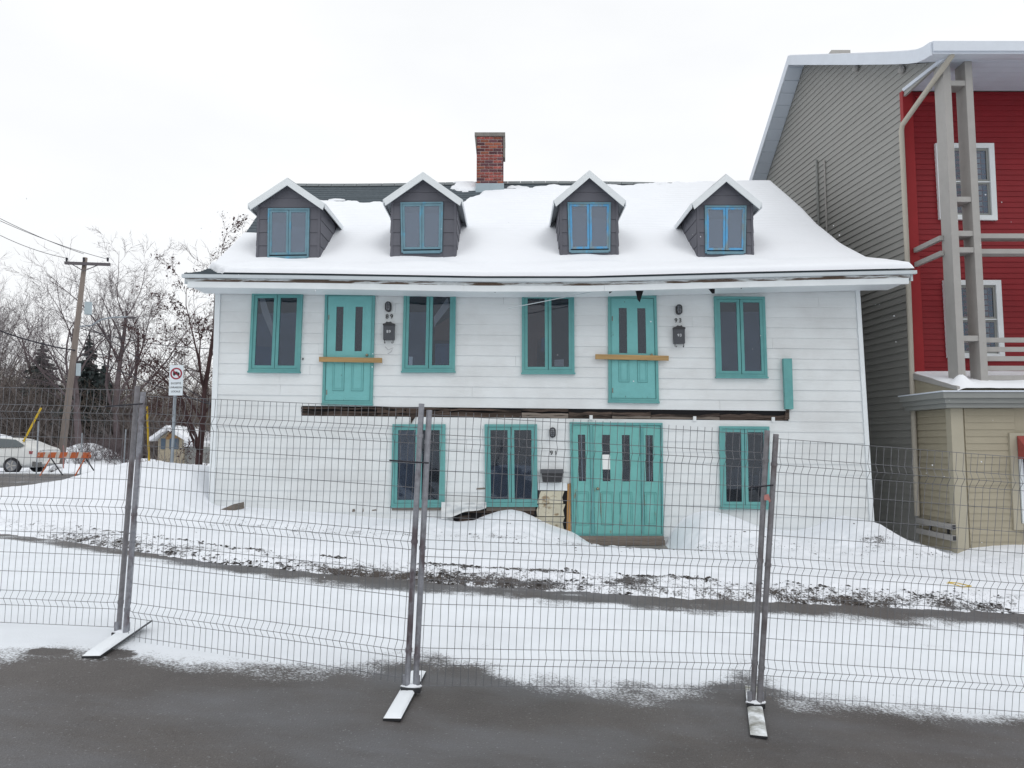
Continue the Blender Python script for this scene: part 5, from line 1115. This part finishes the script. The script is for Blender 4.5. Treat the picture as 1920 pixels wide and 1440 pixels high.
# thicket of scrub
def thicket(name, N, xr, yr, hfun, seed, mm, label, rr_=.018):
    rng = np.random.default_rng(seed); S = []
    for i in range(N):
        Y_ = rng.uniform(*yr); px = rng.uniform(*xr); x = ray(px, 860)[0]*Y_; z = float(gz(x, Y_))-.1; h = hfun(px)*rng.uniform(.45, 1.05)*Y_/45
        d = np.array([rng.normal(0, .35), rng.normal(0, .3), 1.]); d /= np.linalg.norm(d); p = np.array([x, Y_, z]); r = rr_*rng.uniform(.6, 1.5)
        ns = 4
        for k in range(ns):
            q_ = p+d*h/ns; S.append((*p, *q_, r*(1-.2*k), r*(1-.2*(k+1))))
            if k >= 0:
                for _ in range(2):
                    e = d+rng.normal(0, .55, 3); e /= np.linalg.norm(e); L_ = h/ns*rng.uniform(.6, 1.4); S.append((*q_, *(q_+e*L_), r*.55, r*.25))
            d = d+rng.normal(0, .22, 3); d /= np.linalg.norm(d); p = q_
    o = mesh_obj(name, segs_mesh(name, S, 3), M[mm]); return tag(o, label, 'thicket', kind='stuff')
hf = lambda px: np.interp(px, [-300, 0, 60, 130, 250, 330, 420, 600], [7.5, 6, 4.6, 4.4, 4.6, 4.2, 4.3, 4.0])
thicket('thicket', 5600, (-350, 560), (37.5, 50), hf, 8, 'thicket', 'dense brown grey thicket of leafless scrub behind the side street')
thicket('far_wood', 2600, (-500, 900), (58, 75), lambda p: 5.4, 18, 'thicket', 'far leafless wood closing the view behind the thicket', rr_=.035)
thicket('roadside_brush', 420, (135, 245), (31.5, 34), lambda p: 2.0, 9, 'bark', 'dark bent brush growing out of the ploughed snow bank', rr_=.012)
thicket('roadside_brush', 60, (255, 420), (30, 34), lambda p: 1.5, 10, 'thicket', 'low brush in front of the cream shed', rr_=.012)
# utility pole
pb = P(112, 872, 30); pb.z = .3; ptp = P(160, 483, 30); T_ = thing('utility_pole', 'leaning wooden utility pole with crossarm, transformer and street light', 'utility pole', pb)
m_ = MB(); m_.tube(pb, ptp, .15, .088, n=12); mk('pole', m_, M['polewood'], T_, smooth=True)
m_ = MB(); m_.prism([P(120.5, 490, 29.8), P(205, 493, 29.8), P(205, 498, 29.8), P(120.5, 495, 29.8)], (0, .1, 0)); arm = mk('crossarm', m_, M['polegrey'], T_)
for px_ in (125, 157, 202):
    m_ = MB(); p = P(px_, 488, 29.85); m_.tube(p-Vector((0, 0, .05)), p+Vector((0, 0, .10)), .035, .05, n=8); mk('insulator', m_, M['cable'], arm)
for sx in (136, 186):
    m_ = MB(); m_.tube(P(sx, 496, 29.85), P(157, 508, 29.85), .02, n=5); mk('brace', m_, M['polegrey'], arm)
c = P(165.5, 578, 29.8); m_ = MB(); m_.tube(c-Vector((0, 0, .25)), c+Vector((0, 0, .25)), .14, n=14); mk('transformer', m_, M['transf'], T_, smooth=False)
c = P(147, 693, 29.7); m_ = MB(); m_.box((c.x-.07, c.y-.05, c.z-.25), (c.x+.07, c.y+.05, c.z+.25)); mk('meter_box', m_, M['transf'], T_)
m_ = MB(); m_.path([P(150, 612, 29.9), P(172, 610, 29.3), P(190, 599, 28.9), P(210, 595, 28.6), P(240, 594, 28.4)], .03, 7); mk('lamp_arm', m_, M['signpost'], T_)
m_ = MB(); m_.ell(P(246, 595.5, 28.4), (.22, .1, .05), 10, 5); mk('lamp_head', m_, M['polegrey'], T_, smooth=True)
def wire(a, b, sag, r=.013, label=''):
    a = Vector(a); b = Vector(b); pts = []
    for k in range(17): t = k/16; p = a.lerp(b, t); p.z -= sag*4*t*(1-t); pts.append(p)
    m_ = MB(); m_.path(pts, r, 4); tag(mk('overhead_wire', m_, M['cable']), label, 'wire', 'overhead wires')
wire(P(157, 476, 29.85), P(-60, 378, 26), .12, .011, 'upper of the two thin wires meeting at the pole top')
wire(P(125, 484, 29.85), P(-60, 408, 26), .2, .011, 'lower thin wire running left from the crossarm end')
wire(P(202, 486, 29.85), P(-60, 386, 24), .15, .010, 'long thin wire passing the pole to the right crossarm end')
wire(P(141, 657, 29.9), P(-60, 596, 26), .15, .026, 'thick black cable running left from the middle of the pole')
wire(P(146, 660, 29.9), P(430, 770, 18.5), .1, .017, 'cable running down right from the middle of the pole')
wire(P(148, 652, 29.9), P(430, 700, 24), .2, .011, 'flattest cable running right from the pole past the sign')
wire(P(152, 604, 29.9), P(440, 785, 18), .0, .015, 'steep guy cable running right from below the transformer')
wire(P(150, 615, 29.9), P(430, 655, 26), .2, .014, 'highest thin cable running right behind the street light')
# yellow guy guards
for (a, b, Y_, lab) in (((77, 765), (44, 828), 27.6, 'leaning yellow guy wire guard left of the barricade'), ((275.5, 762), (279.5, 864), 22, 'upright yellow guy wire guard beside the left fence post')):
    m_ = MB(); m_.tube(P(*b, Y_), P(*a, Y_), .035 if Y_ > 25 else .028, n=8); tag(mk('guy_guard', m_, M['yellow']), lab, 'guy guard', 'yellow guy guards')
# sign
SY = 18.2; T_ = thing('road_sign', 'white no truck sign with red ring on a galvanised post', 'sign', P(322, 880, SY))
m_ = MB(); m_.tube(P(321.5, 885, SY+.05), P(330.5, 690, SY+.05), .04, n=8); mk('post', m_, M['signpost'], T_)
cs = P(330.5, 713, SY); sw, sh = .17, .375; m_ = MB(); m_.box((cs.x-sw, SY-.012, cs.z-sh), (cs.x+sw, SY, cs.z+sh)); mk('sign_plate', m_, M['signface'], T_)
def ring(c, r0, r1, y0, y1, n=28):
    m_ = MB(); vs = []
    for k in range(n):
        t = 2*math.pi*k/n
        for (r, y_) in ((r0, y0), (r1, y0), (r1, y1), (r0, y1)): vs.append((c.x+r*math.cos(t), y_, c.z+r*math.sin(t)))
    fs = []
    for k in range(n):
        o = 4*k; p = 4*((k+1) % n)
        for q_ in range(4): fs.append((o+q_, o+(q_+1) % 4, p+(q_+1) % 4, p+q_))
    return m_.add(vs, fs)
rc = cs+Vector((0, 0, .165)); mk('red_ring', ring(rc, .112, .145, SY-.02, SY-.013), M['signred'], T_)
m_ = MB(); m_.prism([(rc.x-.10, SY-.022, rc.z+.08), (rc.x-.08, SY-.022, rc.z+.10), (rc.x+.10, SY-.022, rc.z-.08), (rc.x+.08, SY-.022, rc.z-.10)], (0, .003, 0)); mk('red_slash', m_, M['signred'], T_)
m_ = MB(); m_.box((rc.x-.078, SY-.018, rc.z-.03), (rc.x+.028, SY-.013, rc.z+.05)); m_.prism([(rc.x+.032, SY-.018, rc.z-.03), (rc.x+.082, SY-.018, rc.z-.03), (rc.x+.082, SY-.018, rc.z), (rc.x+.066, SY-.018, rc.z+.03), (rc.x+.032, SY-.018, rc.z+.03)], (0, .005, 0))
for dx in (-.05, .058): m_.tube((rc.x+dx, SY-.02, rc.z-.037), (rc.x+dx, SY-.013, rc.z-.037), .018, n=10)
mk('truck_symbol', m_, M['ink'], T_)
for i, tx in enumerate(('EXCEPTÉ', 'LIVRAISON', 'LOCALE')):
    me = text_mesh(tx, .062, .001); mesh_obj('lettering', me, M['ink'], T_, (cs.x, SY-.014, cs.z-.08-.10*i))
# white car
def car():
    cpos = P(33, 886, 28.4); T_ = thing('parked_car', 'white car parked at the far left kerb of the side street', 'car', cpos)
    hdg = math.radians(2); c_, s_ = math.cos(hdg), math.sin(hdg); z0 = cpos.z
    rx = P(80, 880, 27.8).x
    def Wd(x, y, z, k=.92):
        x, y, z = x*k, y*k, z*k
        return Vector((rx+x*c_-y*s_, 28.2+x*s_+y*c_, z0+z))
    def Wd0(x, y, z):  # car local: x to rear (0 = rear end, negative forward), y sideways (neg = near side)
        return Vector((rx+x*c_-y*s_, 28.2+x*s_+y*c_, z0+z))
    # loft
    st = [(-4.55, .35, .62, .62, .60), (-4.45, .25, .72, .74, .80), (-3.6, .2, .92, .95, .88), (-3.25, .2, .95, 1.02, .90), (-2.5, .2, .97, 1.40, .90), (-1.6, .2, .99, 1.47, .90), (-.85, .2, 1.02, 1.41, .89), (-.36, .22, 1.05, 1.10, .87), (-.10, .26, 1.03, 1.06, .84), (0, .38, .92, .94, .76)]
    vs = []
    for (x, zb_, zbelt, zroof, w_) in st:
        rw = w_*.62 if zroof-zbelt > .2 else w_*.86
        ring_ = [(-w_*.9, zb_), (-w_, zb_+.2), (-w_, zbelt-.15), (-w_*.95, zbelt), (-rw, zroof-.03), (-rw*.7, zroof), (rw*.7, zroof), (rw, zroof-.03), (w_*.95, zbelt), (w_, zbelt-.15), (w_, zb_+.2), (w_*.9, zb_)]
        vs += [Wd(x, y, z) for y, z in ring_]
    n = 12; fs = [(i*n+k, i*n+(k+1) % n, (i+1)*n+(k+1) % n, (i+1)*n+k) for i in range(len(st)-1) for k in range(n)]+[tuple(range(n)), tuple(range((len(st)-1)*n, len(st)*n))[::-1]]
    m_ = MB(); m_.add(vs, fs); o = mk('body', m_, M['carpaint'], T_, smooth=True); md = o.modifiers.new('s', 'SUBSURF'); md.levels = md.render_levels = 2
    def patch(name, pts, mm, off=.02, th=.012): 
        m_ = MB(); a = [Wd(x, y, z) for x, y, z in pts]; nrm = (a[1]-a[0]).cross(a[2]-a[0]).normalized(); nrm = -nrm if nrm.y > 0 else nrm
        m_.prism([p+nrm*off for p in a], nrm*th); return mk(name, m_, M[mm], T_)
    patch('side_window', [(-3.0, -.80, 1.03), (-2.55, -.66, 1.33), (-1.75, -.62, 1.40), (-1.72, -.84, 1.02)], 'carglass')
    patch('side_window', [(-1.66, -.84, 1.03), (-1.68, -.62, 1.39), (-1.0, -.64, 1.34), (-.55, -.80, 1.12), (-.7, -.85, 1.05)], 'carglass')
    patch('rear_window', [(-.36, -.64, 1.11), (-.80, -.55, 1.39), (-.80, .5, 1.39), (-.36, .60, 1.11)], 'carglass', .045)
    patch('tail_light', [(-.34, -.865, .90), (-.32, -.86, .78), (-.03, -.72, .76), (-.03, -.72, .88)], 'tail')
    patch('tail_light', [(.0, -.68, .76), (.0, -.68, .88), (-.0, -.38, .88), (.0, -.40, .78)], 'tail', .03)
    patch('rear_bumper', [(-.2, -.86, .48), (-.2, -.86, .28), (.03, -.6, .25), (.03, -.6, .45)], 'bumper')
    patch('licence_plate', [(.0, -.2, .6), (.0, -.2, .72), (.0, .2, .72), (.0, .2, .6)], 'paper', .03)
    patch('door_seam', [(-1.72, -.895, .3), (-1.70, -.895, .3), (-1.70, -.87, 1.0), (-1.72, -.87, 1.0)], 'bumper', .012, .004)
    for x in (-.98, -3.62):
        for y in (-.84, .84):
            a = Wd(x, y-.06, .32); b = Wd(x, y+.12, .32)
            m_ = MB(); m_.tube(a, b, .30, n=24); Wh = mk('wheel', m_, M['tyre'], T_)
            if y < 0:
                e = (a-b).normalized(); m_ = MB(); m_.tube(a+e*.004, a+e*.012, .2, n=20); mk('rim', m_, M['rim'], Wh)
                for k in range(5):
                    t = k*1.2566; u_ = Vector((c_, s_, 0)); d_ = u_*math.cos(t)+Vector((0, 0, 1))*math.sin(t); m_ = MB(); m_.tube(a+e*.014, a+e*.014+d_*.18, .025, n=5); mk('spoke', m_, M['postgrey'], Wh)
    m_ = MB()
car()
# barricade
bY = 25.0; T_ = thing('road_barricade', 'orange and white striped barricade on the side street behind the car', 'barricade', P(120, 892, bY))
zl, zh = P(100, 859, bY).z, P(100, 848, bY).z; x0, x1 = P(68, 850, bY).x, P(166, 850, bY).x; n = 14
for k in range(n):
    a = x0+(x1-x0)*k/n; b = x0+(x1-x0)*(k+1)/n; m_ = MB(); m_.prism([(a, bY, zl), (b, bY, zl), (b+.06, bY, zh), (a+.06, bY, zh)], (0, .03, 0)); mk('striped_board', m_, M['orange' if (k % 3) != 2 else 'barwhite'], T_)
for px_ in (95, 160):
    for s_ in (-1, 1):
        m_ = MB(); p = P(px_, 858, bY+.05); q_ = P(px_+(15 if s_ > 0 else -12), 893, bY); q_.y += s_*.25; m_.tube(p, q_, .022, n=5); mk('leg', m_, M['cable'] if s_ > 0 else M['orange'], T_)
mk('warning_light', ring(P(166, 855.5, bY), .045, .075, bY-.03, bY+.03), M['orange'], T_)
m_ = MB(); m_.tube(P(119, 878, bY), P(119, 835, bY), .018, n=5); mk('flag_stick', m_, M['tape'], T_)
# thin marker stakes (metal posts along the far kerb)
for i, (a, y0, y1) in enumerate(((70, 790, 893), (152, 812, 893), (234, 805, 872))):
    m_ = MB(); m_.tube(P(a-2, y1, 25.6), P(a+2, y0, 25.6), .022, n=6); tag(mk('marker_stake', m_, M['signpost']), ['thin grey stake in front of the parked car', 'thin grey stake at the right end of the barricade', 'thin grey stake just left of the left fence posts'][i], 'stake', 'thin grey stakes along the side street')
# cream shed
SYd = 35.5; T_ = thing('shed', 'small cream shed with snowy gable roof and a low lean to', 'shed', P(320, 868, SYd)); zb_ = P(320, 872, SYd).z-.2
xL, xR = P(296, 850, SYd).x, P(343, 850, SYd).x; ze = P(320, 824, SYd).z; zp = P(320, 806, SYd).z
m_ = MB(); m_.prism([(xL, SYd, zb_), (xR, SYd, zb_), (xR, SYd, ze), (xL+(xR-xL)*.45, SYd, zp), (xL, SYd, ze)], (0, 3, 0)); mk('wall', m_, M['shedwall'], T_)
m_ = MB(); xm = xL+(xR-xL)*.45; m_.prism([(xL+.3, SYd-.03, ze), (xR-.1, SYd-.03, ze), (xm, SYd-.03, zp-.1)], (0, .03, 0)); mk('gable_boards', m_, M['shedwood'], T_)
for s_, xe in ((-1, xL-.25), (1, xR+.3)):
    m_ = MB(); m_.prism([(xm, SYd-.4, zp+.02), (xe, SYd-.4, ze-.08), (xe, SYd-.4, ze+.1), (xm, SYd-.4, zp+.22)], (0, 3.8, 0)); mk('snowy_roof', m_, M['snowroof'], T_)
for a, b in ((302, 309), (318, 334)):
    p = P(a, 822, SYd-.05); q_ = P(b, 842, SYd-.05); m_ = MB(); m_.box((p.x, SYd-.05, q_.z), (q_.x, SYd-.01, p.z)); mk('window', m_, M['shedblue'], T_)
a = P(343, 838, SYd); b = P(402, 838, SYd); m_ = MB(); m_.box((a.x, SYd+.2, zb_), (b.x, SYd+2.5, a.z)); mk('lean_to_wall', m_, M['greytrim'], T_)
p = P(344, 822, SYd); m_ = MB(); m_.prism([(a.x, SYd+.05, a.z), (P(372, 836, SYd).x, SYd+.05, a.z), (P(371, 836, SYd).x, SYd+.05, P(0, 830, SYd).z), (a.x, SYd+.05, p.z)], (0, 2.5, 0)); mk('lean_to_roof', m_, M['snowroof'], T_)
# falling snowflakes
m_ = MB(); rng = np.random.default_rng(4)
for i in range(120):
    Y_ = rng.uniform(5, 13); p = P(rng.uniform(-100, 2020), rng.uniform(360, 1300), Y_)
    if p.z < .3: continue
    r = rng.uniform(.0025, .006); m_.tube(p, p+Vector((r*.6, 0, -r*1.6)), r, r*.6, n=5)
tag(mk('snowflakes', m_, M['snowroof']), 'sparse falling snowflakes in the air', 'snowflakes', kind='stuff')
